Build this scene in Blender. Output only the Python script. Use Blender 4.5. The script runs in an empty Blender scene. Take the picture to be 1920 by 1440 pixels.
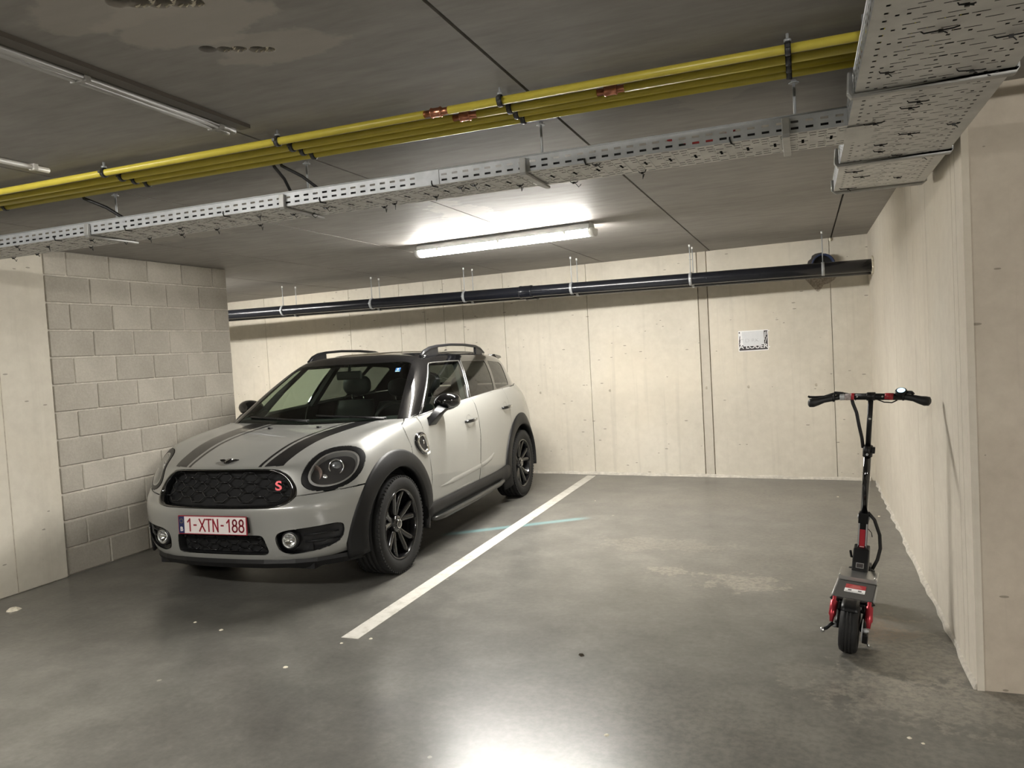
import bpy, bmesh, math, random
import numpy as np
from mathutils import Vector, Matrix
random.seed(7)
scene = bpy.context.scene
col = scene.collection
PI = math.pi

# ------------------------------------------------------------------ camera, world, exposure
def camera_axes(yaw, pitch, roll):
    f = Vector((math.sin(yaw)*math.cos(pitch), math.cos(yaw)*math.cos(pitch), math.sin(pitch)))
    r = Vector((math.cos(yaw), -math.sin(yaw), 0))
    u = r.cross(f)
    c, s = math.cos(roll), math.sin(roll)
    return c*r + s*u, -s*r + c*u, f
cam_data = bpy.data.cameras.new('camera')
cam = bpy.data.objects.new('camera', cam_data)
col.objects.link(cam)
cam_data.sensor_width = 36.0
cam_data.lens = 1442.0/1920*36
cam_data.clip_start = 0.05
_r, _u, _f = camera_axes(-0.3649, -0.0443, -0.0568)
cam.matrix_world = Matrix(((_r.x, _u.x, -_f.x, 0), (_r.y, _u.y, -_f.y, 0), (_r.z, _u.z, -_f.z, 1.469), (0, 0, 0, 1)))
scene.camera = cam
world = bpy.data.worlds.new('world'); scene.world = world
world.use_nodes = True
world.node_tree.nodes['Background'].inputs[0].default_value = (0.9, 0.93, 1.0, 1)
world.node_tree.nodes['Background'].inputs[1].default_value = 0.0
scene.view_settings.view_transform = 'Standard'
scene.view_settings.look = 'None'
scene.view_settings.gamma = 1.0
scene.view_settings.use_curve_mapping = False
scene.view_settings.exposure = 3.22
LAMP_MAIN = 28.0
LAMP_AISLE = 22.0

# ------------------------------------------------------------------ mesh helpers
class MB:
    """collects vertices and faces, then links them as one mesh object"""
    def __init__(s): s.v = []; s.f = []; s.sm = []
    def add(s, vs, fs, smooth=False):
        o = len(s.v); s.v += [tuple(v) for v in vs]
        for f in fs: s.f.append(tuple(i+o for i in f)); s.sm.append(smooth)
        return s
    def box(s, x0, x1, y0, y1, z0, z1):
        vs = [(x, y, z) for z in (z0, z1) for y in (y0, y1) for x in (x0, x1)]
        return s.add(vs, [(0, 2, 3, 1), (4, 5, 7, 6), (0, 1, 5, 4), (2, 6, 7, 3), (0, 4, 6, 2), (1, 3, 7, 5)])
    def obox(s, c, ax, ay, az):
        """oriented box: centre and three half-axis vectors"""
        c, ax, ay, az = map(Vector, (c, ax, ay, az))
        vs = [c+i*ax+j*ay+k*az for k in (-1, 1) for j in (-1, 1) for i in (-1, 1)]
        return s.add(vs, [(0, 2, 3, 1), (4, 5, 7, 6), (0, 1, 5, 4), (2, 6, 7, 3), (0, 4, 6, 2), (1, 3, 7, 5)])
    def rings(s, rings, cap=True, smooth=True, closed=False):
        n = len(rings[0]); o = len(s.v)
        for r in rings: s.v += [tuple(p) for p in r]
        m = len(rings)
        for i in range(m if closed else m-1):
            a, b = o+i*n, o+((i+1) % m)*n
            for j in range(n):
                k = (j+1) % n
                s.f.append((a+j, a+k, b+k, b+j)); s.sm.append(smooth)
        if cap and not closed:
            s.f.append(tuple(o+j for j in reversed(range(n)))); s.sm.append(False)
            s.f.append(tuple(o+(m-1)*n+j for j in range(n))); s.sm.append(False)
        return s
    def tube(s, pts, r, n=10, cap=True, closed=False):
        pts = [Vector(p) for p in pts]; m = len(pts); rs = r if isinstance(r, (list, tuple)) else [r]*m
        rings = []; up = None
        for i in range(m):
            if closed: t = pts[(i+1) % m]-pts[i-1]
            else: t = pts[min(i+1, m-1)]-pts[max(i-1, 0)]
            t.normalize()
            if up is None:
                up = Vector((0, 0, 1)) if abs(t.z) < .9 else Vector((1, 0, 0))
            up = (up-t*up.dot(t)).normalized(); sd = t.cross(up)
            rings.append([pts[i]+rs[i]*(math.cos(2*PI*k/n)*up+math.sin(2*PI*k/n)*sd) for k in range(n)])
        return s.rings(rings, cap, True, closed)
    def lathe(s, prof, origin, axis, n=24, cap=False, ref=None):
        """prof: (along axis, radius) pairs"""
        axis = Vector(axis).normalized(); origin = Vector(origin)
        up = Vector(ref) if ref else (Vector((0, 0, 1)) if abs(axis.z) < .9 else Vector((1, 0, 0)))
        up = (up-axis*up.dot(axis)).normalized(); sd = axis.cross(up)
        rings = [[origin+axis*a+r*(math.cos(2*PI*k/n)*up+math.sin(2*PI*k/n)*sd) for k in range(n)] for a, r in prof]
        return s.rings(rings, cap, True)
    def prism(s, poly, depth_vec, origin=(0, 0, 0), ux=(1, 0, 0), uy=(0, 0, 1), smooth=False):
        """2-D polygon in the plane (ux, uy) extruded by depth_vec"""
        o, ux, uy, d = map(Vector, (origin, ux, uy, depth_vec))
        a = [o+ux*p[0]+uy*p[1] for p in poly]; b = [p+d for p in a]
        n = len(a)
        return s.add(a+b, [tuple(range(n)), tuple(reversed(range(n, 2*n)))] + [(i, i+n, (i+1) % n+n, (i+1) % n) for i in range(n)], smooth)
    def quad(s, *p): return s.add(p, [tuple(range(len(p)))])
    def xf(s, M):
        s.v = [tuple(M @ Vector(v)) for v in s.v]; return s
    def mesh(s, name):
        me = bpy.data.meshes.new(name); me.from_pydata(s.v, [], s.f); me.update()
        me.polygons.foreach_set('use_smooth', s.sm)
        return me
    def build(s, name, mat, parent=None, bevel=0, fix=True):
        me = s.mesh(name)
        if fix:
            bm = bmesh.new(); bm.from_mesh(me); bmesh.ops.recalc_face_normals(bm, faces=bm.faces); bm.to_mesh(me); bm.free()
        return link(name, me, mat, parent, bevel)

def link(name, me, mat, parent=None, bevel=0):
    o = bpy.data.objects.new(name, me); col.objects.link(o)
    if mat is not None and not me.materials: me.materials.append(mat)
    if parent: o.parent = parent
    if bevel:
        b = o.modifiers.new('bevel', 'BEVEL'); b.width = bevel; b.segments = 2; b.limit_method = 'ANGLE'; b.angle_limit = .6
    return o
def thing(name, label, cat, loc=(0, 0, 0), group=None):
    o = bpy.data.objects.new(name, None); col.objects.link(o); o.location = loc
    o.empty_display_size = .1
    return tag(o, label, cat, group)
def tag(o, label, cat, group=None):
    o['label'] = label; o['category'] = cat
    if group: o['group'] = group
    return o
def struct(o, label=None):
    o['kind'] = 'structure'
    if label: o['label'] = label
    return o

# ------------------------------------------------------------------ materials
class NT:
    def __init__(s, name):
        s.m = bpy.data.materials.new(name); s.m.use_nodes = True; s.t = s.m.node_tree
        s.b = s.t.nodes['Principled BSDF']
    def n(s, kind, **kw):
        nd = s.t.nodes.new(kind)
        for k, v in kw.items():
            if k.startswith('i_'):
                key = k[2:]; key = int(key) if key.isdigit() else key.replace('_', ' ')
                nd.inputs[key].default_value = v
            else: setattr(nd, k, v)
        return nd
    def l(s, a, b): s.t.links.new(a, b)
    def coord(s, scale=(1, 1, 1), loc=(0, 0, 0), rot=(0, 0, 0)):
        tc = s.n('ShaderNodeTexCoord'); mp = s.n('ShaderNodeMapping')
        mp.inputs['Scale'].default_value = scale; mp.inputs['Location'].default_value = loc; mp.inputs['Rotation'].default_value = rot
        s.l(tc.outputs['Object'], mp.inputs[0]); return mp.outputs[0]
    def noise(s, vec, scale=5, detail=4, rough=.55, dist=0):
        nd = s.n('ShaderNodeTexNoise'); nd.inputs['Scale'].default_value = scale; nd.inputs['Detail'].default_value = detail
        nd.inputs['Roughness'].default_value = rough; nd.inputs['Distortion'].default_value = dist
        s.l(vec, nd.inputs['Vector']); return nd.outputs[0]
    def ramp(s, fac, stops):
        r = s.n('ShaderNodeValToRGB'); e = r.color_ramp.elements
        while len(e) < len(stops): e.new(.5)
        for el, (p, c) in zip(e, stops): el.position = p; el.color = c if len(c) == 4 else (*c, 1)
        s.l(fac, r.inputs[0]); return r.outputs[0]
    def mix(s, fac, a, b, mode='MIX'):
        m = s.n('ShaderNodeMix', data_type='RGBA', blend_type=mode)
        for i, val in ((0, fac), (6, a), (7, b)):
            if hasattr(val, 'is_linked') or hasattr(val, 'node'): s.l(val, m.inputs[i])
            else: m.inputs[i].default_value = val if i == 0 else ((*val, 1) if len(val) == 3 else val)
        return m.outputs[2]
    def math(s, op, a, b=0.0, clamp=False):
        m = s.n('ShaderNodeMath', operation=op, use_clamp=clamp)
        for i, val in ((0, a), (1, b)):
            if hasattr(val, 'node'): s.l(val, m.inputs[i])
            else: m.inputs[i].default_value = val
        return m.outputs[0]
    def bump(s, h, strength=.2, dist=.01):
        b = s.n('ShaderNodeBump'); b.inputs['Strength'].default_value = strength; b.inputs['Distance'].default_value = dist
        s.l(h, b.inputs['Height']); s.l(b.outputs[0], s.b.inputs['Normal']); return b

def plain(name, c, rough=.5, metal=0, spec=.5, noise=0, nscale=20, coat=0, bump=0, emit=0):
    t = NT(name); t.b.inputs['Roughness'].default_value = rough; t.b.inputs['Metallic'].default_value = metal
    t.b.inputs['Specular IOR Level'].default_value = spec
    if coat: t.b.inputs['Coat Weight'].default_value = coat; t.b.inputs['Coat Roughness'].default_value = .03
    if noise or bump:
        nz = t.noise(t.coord(), nscale, 4)
        d = tuple(max(0, x*(1-noise)) for x in c); h = tuple(min(1, x*(1+noise)) for x in c)
        t.l(t.ramp(nz, [(.3, d), (.7, h)]), t.b.inputs['Base Color'])
        if bump: t.bump(nz, bump, .003)
    else: t.b.inputs['Base Color'].default_value = (*c, 1)
    if emit:
        t.b.inputs['Emission Color'].default_value = (*c, 1); t.b.inputs['Emission Strength'].default_value = emit
    return t.m

def concrete(name, c1, c2, streak=.5, pits=True, seed=0, pitc=(.14, .12, .09), rough=.8, axis='x', spec=.2):
    t = NT(name); t.b.inputs['Roughness'].default_value = rough; t.b.inputs['Specular IOR Level'].default_value = spec
    v = t.coord(loc=(seed, seed*.7, seed*.3))
    big = t.noise(v, 1.1, 5, .6)
    fine = t.noise(v, 14, 6, .65)
    st = t.noise(t.coord(scale=(9, 9, .35), loc=(seed, 1, 2)), 1.4, 4, .6)
    base = t.ramp(t.math('ADD', t.math('MULTIPLY', big, .62), t.math('MULTIPLY', fine, .38)), [(.36, c2), (.62, c1)])
    warm = t.mix(t.math('MULTIPLY', t.ramp(t.noise(t.coord(loc=(3+seed, 5, 1)), .6, 3), [(.5, (0, 0, 0)), (.7, (1, 1, 1))]), .35), base, tuple(x*y for x, y in zip(c1, (1.0, .95, .86))))
    stm = t.ramp(st, [(.56, (0, 0, 0)), (.72, (1, 1, 1))])
    base = t.mix(t.math('MULTIPLY', stm, streak*.55), warm, tuple(x*.74 for x in c2))
    if pits:
        # short horizontal form-work chips and small blow holes
        vo = t.n('ShaderNodeTexVoronoi', feature='DISTANCE_TO_EDGE' if False else 'F1')
        vo.inputs['Scale'].default_value = 1; t.l(t.coord(scale=(7, 7, 17), loc=(seed, seed, 0)), vo.inputs['Vector'])
        dash = t.n('ShaderNodeTexVoronoi'); dash.inputs['Scale'].default_value = 1
        t.l(t.coord(scale=(4.5, 4.5, 16), loc=(seed+.3, seed, 0)), dash.inputs['Vector'])
        m1 = t.math('LESS_THAN', dash.outputs['Distance'], .085)
        gate = t.math('GREATER_THAN', t.noise(v, 2.3, 2), .5)
        m2 = t.math('MULTIPLY', t.math('LESS_THAN', vo.outputs['Distance'], .075), t.math('GREATER_THAN', t.noise(v, 3.1, 2), .54))
        m = t.math('MAXIMUM', t.math('MULTIPLY', m1, gate), m2)
        base = t.mix(t.math('MULTIPLY', m, .6), base, pitc)
    t.l(base, t.b.inputs['Base Color'])
    t.bump(t.math('ADD', fine, t.math('MULTIPLY', st, .5)), .22, .006)
    return t.m

M = {}
M['wall'] = concrete('concrete_wall', (.66, .615, .525), (.55, .51, .43), .55, True, 1.3)
M['wall_r'] = concrete('concrete_wall_right', (.66, .61, .52), (.57, .52, .44), .4, False, 4.1)
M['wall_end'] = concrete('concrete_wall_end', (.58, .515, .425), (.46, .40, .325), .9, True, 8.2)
M['pillar'] = concrete('concrete_pillar', (.66, .62, .53), (.56, .52, .44), .35, True, 6.7)
M['wall_band'] = concrete('concrete_joint_band', (.58, .54, .46), (.48, .44, .37), .7, False, 2.2)
M['joint'] = plain('joint_mortar', (.46, .41, .33), .9, noise=.2, nscale=30)
M['gapdark'] = plain('gap_dark', (.06, .055, .05), .9)

def ceiling_mat():
    t = NT('concrete_ceiling'); t.b.inputs['Roughness'].default_value = .62; t.b.inputs['Specular IOR Level'].default_value = .3
    v = t.coord()
    big = t.noise(v, .7, 5, .6); fine = t.noise(t.coord(scale=(1.2, 5, 1)), 4.0, 6, .6)
    base = t.ramp(t.math('ADD', t.math('MULTIPLY', big, .5), t.math('MULTIPLY', fine, .5)), [(.36, (.262, .248, .230)), (.62, (.365, .348, .325))])
    # pale plaster smears round the drilled holes and patches near the joints
    def smear(x, y, rx, ry, amt, c, sc=5, rough=.6):
        nonlocal base
        mp = t.coord(scale=(1/rx, 1/ry, 0), loc=(-x/rx, -y/ry, 0))
        ln = t.n('ShaderNodeVectorMath', operation='LENGTH'); t.l(mp, ln.inputs[0])
        d = t.math('ADD', ln.outputs['Value'], t.math('MULTIPLY', t.math('SUBTRACT', t.noise(v, sc, 6, rough), .5), 1.9))
        m = t.ramp(d, [(.84, (1, 1, 1)), (1.0, (0, 0, 0))])
        base = t.mix(t.math('MULTIPLY', m, amt), base, c)
    smear(-1.42, 1.90, .22, .12, .55, (.50, .46, .41))
    smear(-1.50, 1.64, .24, .16, .6, (.52, .48, .43))
    smear(-1.62, 1.50, .26, .12, .5, (.52, .48, .43))
    smear(.02, 3.75, .34, .22, .45, (.46, .43, .37), 9)
    smear(-.30, 2.9, .14, .30, .35, (.46, .43, .38), 9)
    smear(-2.05, 4.9, .20, .7, .4, (.56, .53, .46), 9)
    smear(-4.0, 4.2, .45, .18, .35, (.50, .47, .41), 9)
    t.l(base, t.b.inputs['Base Color'])
    t.bump(fine, .12, .004)
    return t.m
M['ceil'] = ceiling_mat()

def floor_mat():
    t = NT('polished_concrete_floor')
    v = t.coord()
    big = t.noise(v, .55, 5, .6); mid = t.noise(t.coord(scale=(1, 1.0, 1), loc=(7, 3, 0)), 3.6, 7, .66, 0)
    fine = t.noise(v, 34, 5, .65)
    base = t.ramp(t.math('ADD', t.math('ADD', t.math('MULTIPLY', big, .30), t.math('MULTIPLY', mid, .45)), t.math('MULTIPLY', fine, .25)),
                  [(.34, (.080, .077, .069)), (.50, (.142, .137, .123)), (.64, (.215, .207, .185))])
    dust = None
    def patch(x, y, rx, ry, amt, c, sc=6, rot=0, soft=.25):
        nonlocal base, dust
        if max(rx, ry) >= .6: soft = .9
        tc = t.n('ShaderNodeTexCoord'); mp = t.n('ShaderNodeMapping', vector_type='TEXTURE')
        mp.inputs['Location'].default_value = (x, y, 0); mp.inputs['Scale'].default_value = (rx, ry, 1000); mp.inputs['Rotation'].default_value = (0, 0, rot)
        t.l(tc.outputs['Object'], mp.inputs[0])
        ln = t.n('ShaderNodeVectorMath', operation='LENGTH'); t.l(mp.outputs[0], ln.inputs[0])
        d = t.math('ADD', ln.outputs['Value'], t.math('MULTIPLY', t.math('SUBTRACT', t.noise(v, sc, 6, .7), .5), 4.2 if max(rx, ry) < .6 else 1.6))
        m = t.math('MULTIPLY', t.math('MULTIPLY', t.ramp(d, [(1-soft, (1, 1, 1)), (1.0, (0, 0, 0))]), t.ramp(fine, [(.40, (.25, .25, .25)), (.56, (1, 1, 1))])), amt)
        base = t.mix(m, base, c)
        dust = m if dust is None else t.math('MAXIMUM', dust, m)
    cement = (.33, .30, .25)
    patch(-.38, 4.72, .25, .16, .65, cement, 9)
    patch(-.85, 4.88, .16, .09, .6, cement, 9)
    patch(-1.05, 5.5, .5, .18, .3, cement, 7)
    patch(.40, 3.75, .25, .45, .5, cement, 10)
    patch(.45, 3.35, .45, .25, .5, cement, 10)
    patch(-.1, 5.4, 1.0, 1.6, .22, (.26, .24, .20), 3)
    patch(-.4, 7.2, 1.6, .8, .4, (.27, .245, .20), 3)
    patch(.07, 3.42, .22, .17, .30, (.25, .235, .20), 1.2, .2, .1)
    patch(.33, 4.05, .17, .26, .45, (.17, .085, .035), 5, 0, .7)
    patch(-.3, 2.9, 1.4, .5, .18, cement, 8)
    # scattered pale specks of mortar
    vo = t.n('ShaderNodeTexVoronoi'); vo.inputs['Scale'].default_value = 3.2; t.l(v, vo.inputs['Vector'])
    sp = t.math('MULTIPLY', t.math('LESS_THAN', t.math('ADD', vo.outputs['Distance'], t.math('MULTIPLY', fine, .05)), .062), t.math('GREATER_THAN', t.noise(v, 1.2, 2), .52))
    base = t.mix(t.math('MULTIPLY', sp, .75), base, (.42, .39, .33))
    # faded blue chalk streak that crosses beneath the white line
    def seg(x0, y0, x1, y1, w):
        L = math.hypot(x1-x0, y1-y0); a = math.atan2(y1-y0, x1-x0)
        tc = t.n('ShaderNodeTexCoord'); mp = t.n('ShaderNodeMapping', vector_type='TEXTURE')
        mp.inputs['Location'].default_value = ((x0+x1)/2, (y0+y1)/2, 0); mp.inputs['Scale'].default_value = (L/2, w, 1000); mp.inputs['Rotation'].default_value = (0, 0, a)
        t.l(tc.outputs['Object'], mp.inputs[0])
        sx = t.n('ShaderNodeSeparateXYZ'); t.l(mp.outputs[0], sx.inputs[0])
        ax = t.ramp(t.math('ABSOLUTE', sx.outputs[0]), [(.80, (1, 1, 1)), (1.0, (0, 0, 0))])
        ay = t.ramp(t.math('ABSOLUTE', sx.outputs[1]), [(.15, (1, 1, 1)), (1.0, (0, 0, 0))])
        return t.math('MULTIPLY', ax, ay)
    blue = t.math('MULTIPLY', seg(-2.83, 5.55, -1.75, 6.32, .065), .6)
    base = t.mix(blue, base, (.20, .40, .42))
    t.l(base, t.b.inputs['Base Color'])
    t.b.inputs['Roughness'].default_value = .28
    t.b.inputs['Specular IOR Level'].default_value = .5
    t.bump(t.math('ADD', mid, t.math('MULTIPLY', fine, .25)), .04, .005)
    return t.m
M['floor'] = floor_mat()
def line_mat():
    t = NT('white_line_paint'); v = t.coord()
    w = t.noise(v, 14, 7, .7)
    t.l(t.ramp(w, [(.30, (.36, .34, .29)), (.48, (.54, .52, .47)), (.7, (.60, .58, .53))]), t.b.inputs['Base Color'])
    t.b.inputs['Roughness'].default_value = .55; return t.m
M['line'] = line_mat()
def block_mat(k):
    t = NT('concrete_block_%d' % k); t.b.inputs['Roughness'].default_value = .9; t.b.inputs['Specular IOR Level'].default_value = .15
    v = t.coord(loc=(k*3.1, k, 0)); s = 1-.05*k
    n1 = t.noise(v, 3, 4); n2 = t.noise(v, 60, 4, .7)
    base = t.ramp(t.math('ADD', t.math('MULTIPLY', n1, .5), t.math('MULTIPLY', n2, .5)), [(.35, (.40*s, .37*s, .315*s)), (.65, (.515*s, .48*s, .415*s))])
    t.l(base, t.b.inputs['Base Color']); t.bump(n2, .35, .004); return t.m
BLK = [block_mat(k) for k in range(3)]
M['mortar'] = plain('mortar', (.55, .515, .45), .95, noise=.18, nscale=25, bump=.3)
M['yellow'] = plain('yellow_pipe_paint', (.62, .52, .07), .32, noise=.06, nscale=12)
M['copper'] = plain('copper', (.62, .27, .17), .28, 1)
M['steel'] = plain('galvanised_steel', (.44, .455, .47), .5, .35, noise=.12, nscale=18)
M['sheet'] = plain('galvanised_tray_sheet', (.66, .65, .62), .5, .10, noise=.12, nscale=9)
M['bracket'] = plain('bracket_steel', (.42, .42, .41), .45, .6, noise=.1)
M['rubber'] = plain('black_rubber', (.007, .007, .008), .55)
M['blackp'] = plain('black_plastic', (.007, .007, .008), .4)
M['pvc'] = plain('black_drain_pvc', (.010, .011, .015), .22, noise=.2, nscale=6)
M['pvcgrey'] = plain('grey_conduit', (.33, .32, .30), .5)
M['white_pvc'] = plain('white_conduit', (.74, .72, .68), .4)
M['bluepipe'] = plain('dark_blue_pipe', (.03, .045, .10), .3)
M['foam'] = plain('pale_mortar_crumb', (.78, .73, .60), .9, noise=.15, nscale=60, bump=.4)

# ------------------------------------------------------------------ the room
H = 2.384; XR = .6013; YB = 8.1625; SK = .1011
def yb(x, off=0): return YB+SK*(XR-x)-off
fl = struct(MB().box(-11, 7, -6, 10.2, -.2, 0).build('floor', M['floor']), 'glossy worn grey concrete garage floor')

# ceiling: precast slabs side by side, open joints between them
ce = struct(MB().box(-11, 7, -6, 10.2, H+.03, H+.25).build('ceiling', M['gapdark']), 'grey precast concrete slab ceiling')
joints = [0.282-1.166*k for k in range(0, 10)]
edges = [7, 4.95, 3.78, 2.614, 1.448]+joints+[-11]
slabs = []
for a, b in zip(edges[:-1], edges[1:]):
    o = MB().box(b+.006, a-.006, -6, 10.2, H, H+.03).build('ceiling_slab', M['ceil'], ce)
    slabs.append((b, a, o))
# two ragged rows of drilled openings in the slab above the aisle
def drill(o, pts):
    c = MB()
    for x, y, r in pts: c.lathe([(0, r), (.2, r*.92)], (x, y, H-.02), (0, 0, 1), 14, cap=True)
    tmp = c.build('cutter', None); mod = o.modifiers.new('holes', 'BOOLEAN'); mod.object = tmp; mod.operation = 'DIFFERENCE'; mod.solver = 'EXACT'
    mod.use_self = True
    dg = bpy.context.evaluated_depsgraph_get(); me = bpy.data.meshes.new_from_object(o.evaluated_get(dg))
    o.modifiers.clear(); o.data = me; bpy.data.objects.remove(tmp)
hs = [(-1.575, 1.82, .026), (-1.535, 1.845, .024), (-1.50, 1.863, .024), (-1.455, 1.89, .026), (-1.43, 1.905, .022),
      (-1.56, 1.495, .03), (-1.52, 1.515, .034), (-1.475, 1.54, .034), (-1.43, 1.563, .032), (-1.40, 1.58, .028)]
for b, a, o in slabs:
    h = [p for p in hs if b < p[0] < a]
    if h: drill(o, h)
# pale torn edges of the openings
for k, (x, y, r) in enumerate(hs[1:5]+hs[6:]):
    m = MB()
    for j in range(5):
        an = .2+j*.55+random.uniform(-.1, .1); rr = r*random.uniform(.93, 1.0)
        px, py = x+rr*math.cos(an), y+rr*math.sin(an); s = r*random.uniform(.28, .45)
        m.add([(px-s, py, H+.012), (px+s, py+.003, H+.010), (px+s*.3, py-s*.5, H+.001), (px, py+s*.6, H+.002)], [(0, 1, 2), (0, 2, 3), (1, 3, 2), (0, 3, 1)])
    ob = m.build('torn_edge', M['foam'], ce)

# back wall: slab behind, cast panels in front with thin formwork seams
wb = struct(MB().prism([(-9.3, yb(-9.3)+.02), (XR+.3, yb(XR+.3)+.02), (XR+.3, yb(XR+.3)+.3), (-9.3, yb(-9.3)+.3)], (0, 0, H), (0, 0, 0), (1, 0, 0), (0, 1, 0)).build('wall_back', M['joint']), 'pale beige cast concrete wall behind the parking bays')
seams = [-9.3, -7.08, -5.60, -4.80, -4.43, -4.15, -3.88, -3.32, -2.27, -1.03, -.925, .262, XR+.02]
for a, b in zip(seams[:-1], seams[1:]):
    g = .0025
    band = abs(b-a) < .12
    if band: g = .008
    off = 0.0
    MB().prism([(a+g, yb(a)-(-off)), (b-g, yb(b)-(-off)), (b-g, yb(b)+.021), (a+g, yb(a)+.021)], (0, 0, H), (0, 0, 0), (1, 0, 0), (0, 1, 0)).build('cast_panel', M['wall_band'] if band else M['wall'], wb)
# tie-hole plugs in two rows
for x in (-4.6, -2.9, -2.05, -.98, -.55, .1):
    for z in (.95,):
        MB().lathe([(0, .016), (.0015, .014), (.0015, .0)], (x, yb(x)-.0002, z), (SK, -1, 0), 12).build('tie_plug', M['joint'], wb)
# crumbling mortar skirting where wall meets floor
m = MB(); xs = np.arange(-7, XR-.02, .12); pr_ = []
for x in xs:
    d = .012+.022*random.random(); h = .018+.02*random.random()
    pr_.append([(x, yb(x)-.001, 0.0), (x, yb(x)-d, 0.001), (x, yb(x)-d*.7, h*.6), (x, yb(x)-.001, h)])
m.rings(pr_, True, False); m.build('mortar_fillet', M['mortar'], wb)

# right wall with its end face toward the aisle
YE = 3.47
wr = struct(MB().box(XR+.02, XR+.9, YE+.02, 8.6, 0, H).build('wall_right', M['joint']), 'pale cast concrete side wall the scooter leans on')
rs = [YE, 3.64, 3.73, 4.47, 4.98, 6.0, 6.68, 7.75, 8.3]
for a, b in zip(rs[:-1], rs[1:]):
    g = .002
    MB().box(XR, XR+.021, a+(g if a > YE else 0), b-g, 0, H).build('cast_panel', M['wall_r'], wr)
MB().box(XR, XR+.9, YE-.001, YE+.021, 0, H).build('end_face', M['wall_end'], wr)
MB().box(XR-.004, XR+.022, YE-.006, YE+.010, 0, H).build('arris_strip', M['wall_r'], wr)
m = MB(); pr_ = []
for y in np.arange(YE, 8.1, .11):
    d = .008+.02*random.random(); h = .01+.022*random.random()
    pr_.append([(XR+.001, y, 0), (XR-d, y, .001), (XR-d*.6, y, h*.7), (XR+.001, y, h)])
m.rings(pr_, True, False); m.build('mortar_fillet', M['mortar'], wr)

# left side: concrete pillar, then a wall of concrete blocks
XL = -5.088; Y0 = 4.016; BU = .378; BL = 5*BU
pl = struct(MB().box(-5.6, XL+.018, 2.9, Y0-.012, 0, H).build('wall_left', M['pillar']), 'pale cast concrete pier at the left edge')
pl.modifiers.new('b', 'BEVEL').width = .006
m = MB()
m.obox((XL+.018, 3.62, H/2), (.0015, 0, 0), (0, .003, 0), (0, 0, H/2))
m.build('cast_seam', M['joint'], pl)
bw = struct(MB().box(XL-.185, XL-.009, Y0-.012, Y0+BL, 0, H-.002).build('wall_block', M['mortar']), 'wall of grey concrete blocks beside the car')
j = .005; cache = {}
for r in range(12):
    z0 = .2*r+j; z1 = min(.2*(r+1)-j, H-.004)
    if z1-z0 < .03: continue
    cuts = [0, 1, 2, 3, 4, 5] if (r % 2 == 0) else [0, .5, 1.5, 2.5, 3.5, 4.5, 5]
    for a, b in zip(cuts[:-1], cuts[1:]):
        w = (b-a)*BU-2*j; hh = z1-z0
        key = (round(w, 3), round(hh, 3), random.randrange(3))
        if key not in cache:
            bm = bmesh.new(); bmesh.ops.create_cube(bm, size=1)
            for v in bm.verts: v.co = Vector((v.co.x*.19, v.co.y*w, v.co.z*hh))
            bmesh.ops.bevel(bm, geom=bm.edges[:], offset=.006, segments=1, affect='EDGES', profile=.5)
            me = bpy.data.meshes.new('block'); bm.to_mesh(me); bm.free(); me.materials.append(BLK[key[2]]); cache[key] = me
        o = link('block', cache[key], None, bw)
        o.location = (XL-.095+random.uniform(-.0015, .0025), Y0+(a+b)/2*BU, (z0+z1)/2)
# far boundaries of the hall that the photograph does not show
struct(MB().box(-9.5, -9.3, Y0, 9.6, 0, H).build('wall_far_left', M['wall']), 'wall of the neighbouring bay')
struct(MB().box(-11, 7, -6.2, -6, 0, H).build('wall_aisle', M['wall']), 'wall across the driving aisle')
struct(MB().box(5.4, 5.6, -6, YE, 0, H).build('wall_aisle_right', M['wall']), 'wall at the right end of the aisle')
struct(MB().box(-10.2, -10, -6, Y0, 0, H).build('wall_aisle_left', M['wall']), 'wall at the left end of the aisle')

# painted bay line
ln = MB().prism([(-2.3473, 3.401), (-2.2438, 3.401), (-2.2438, 8.37), (-2.3473, 8.385)], (0, 0, .0015), (0, 0, 0), (1, 0, 0), (0, 1, 0)).build('parking_line', M['line'])
tag(ln, 'straight white painted line on the floor between the two bays', 'floor marking')

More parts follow.
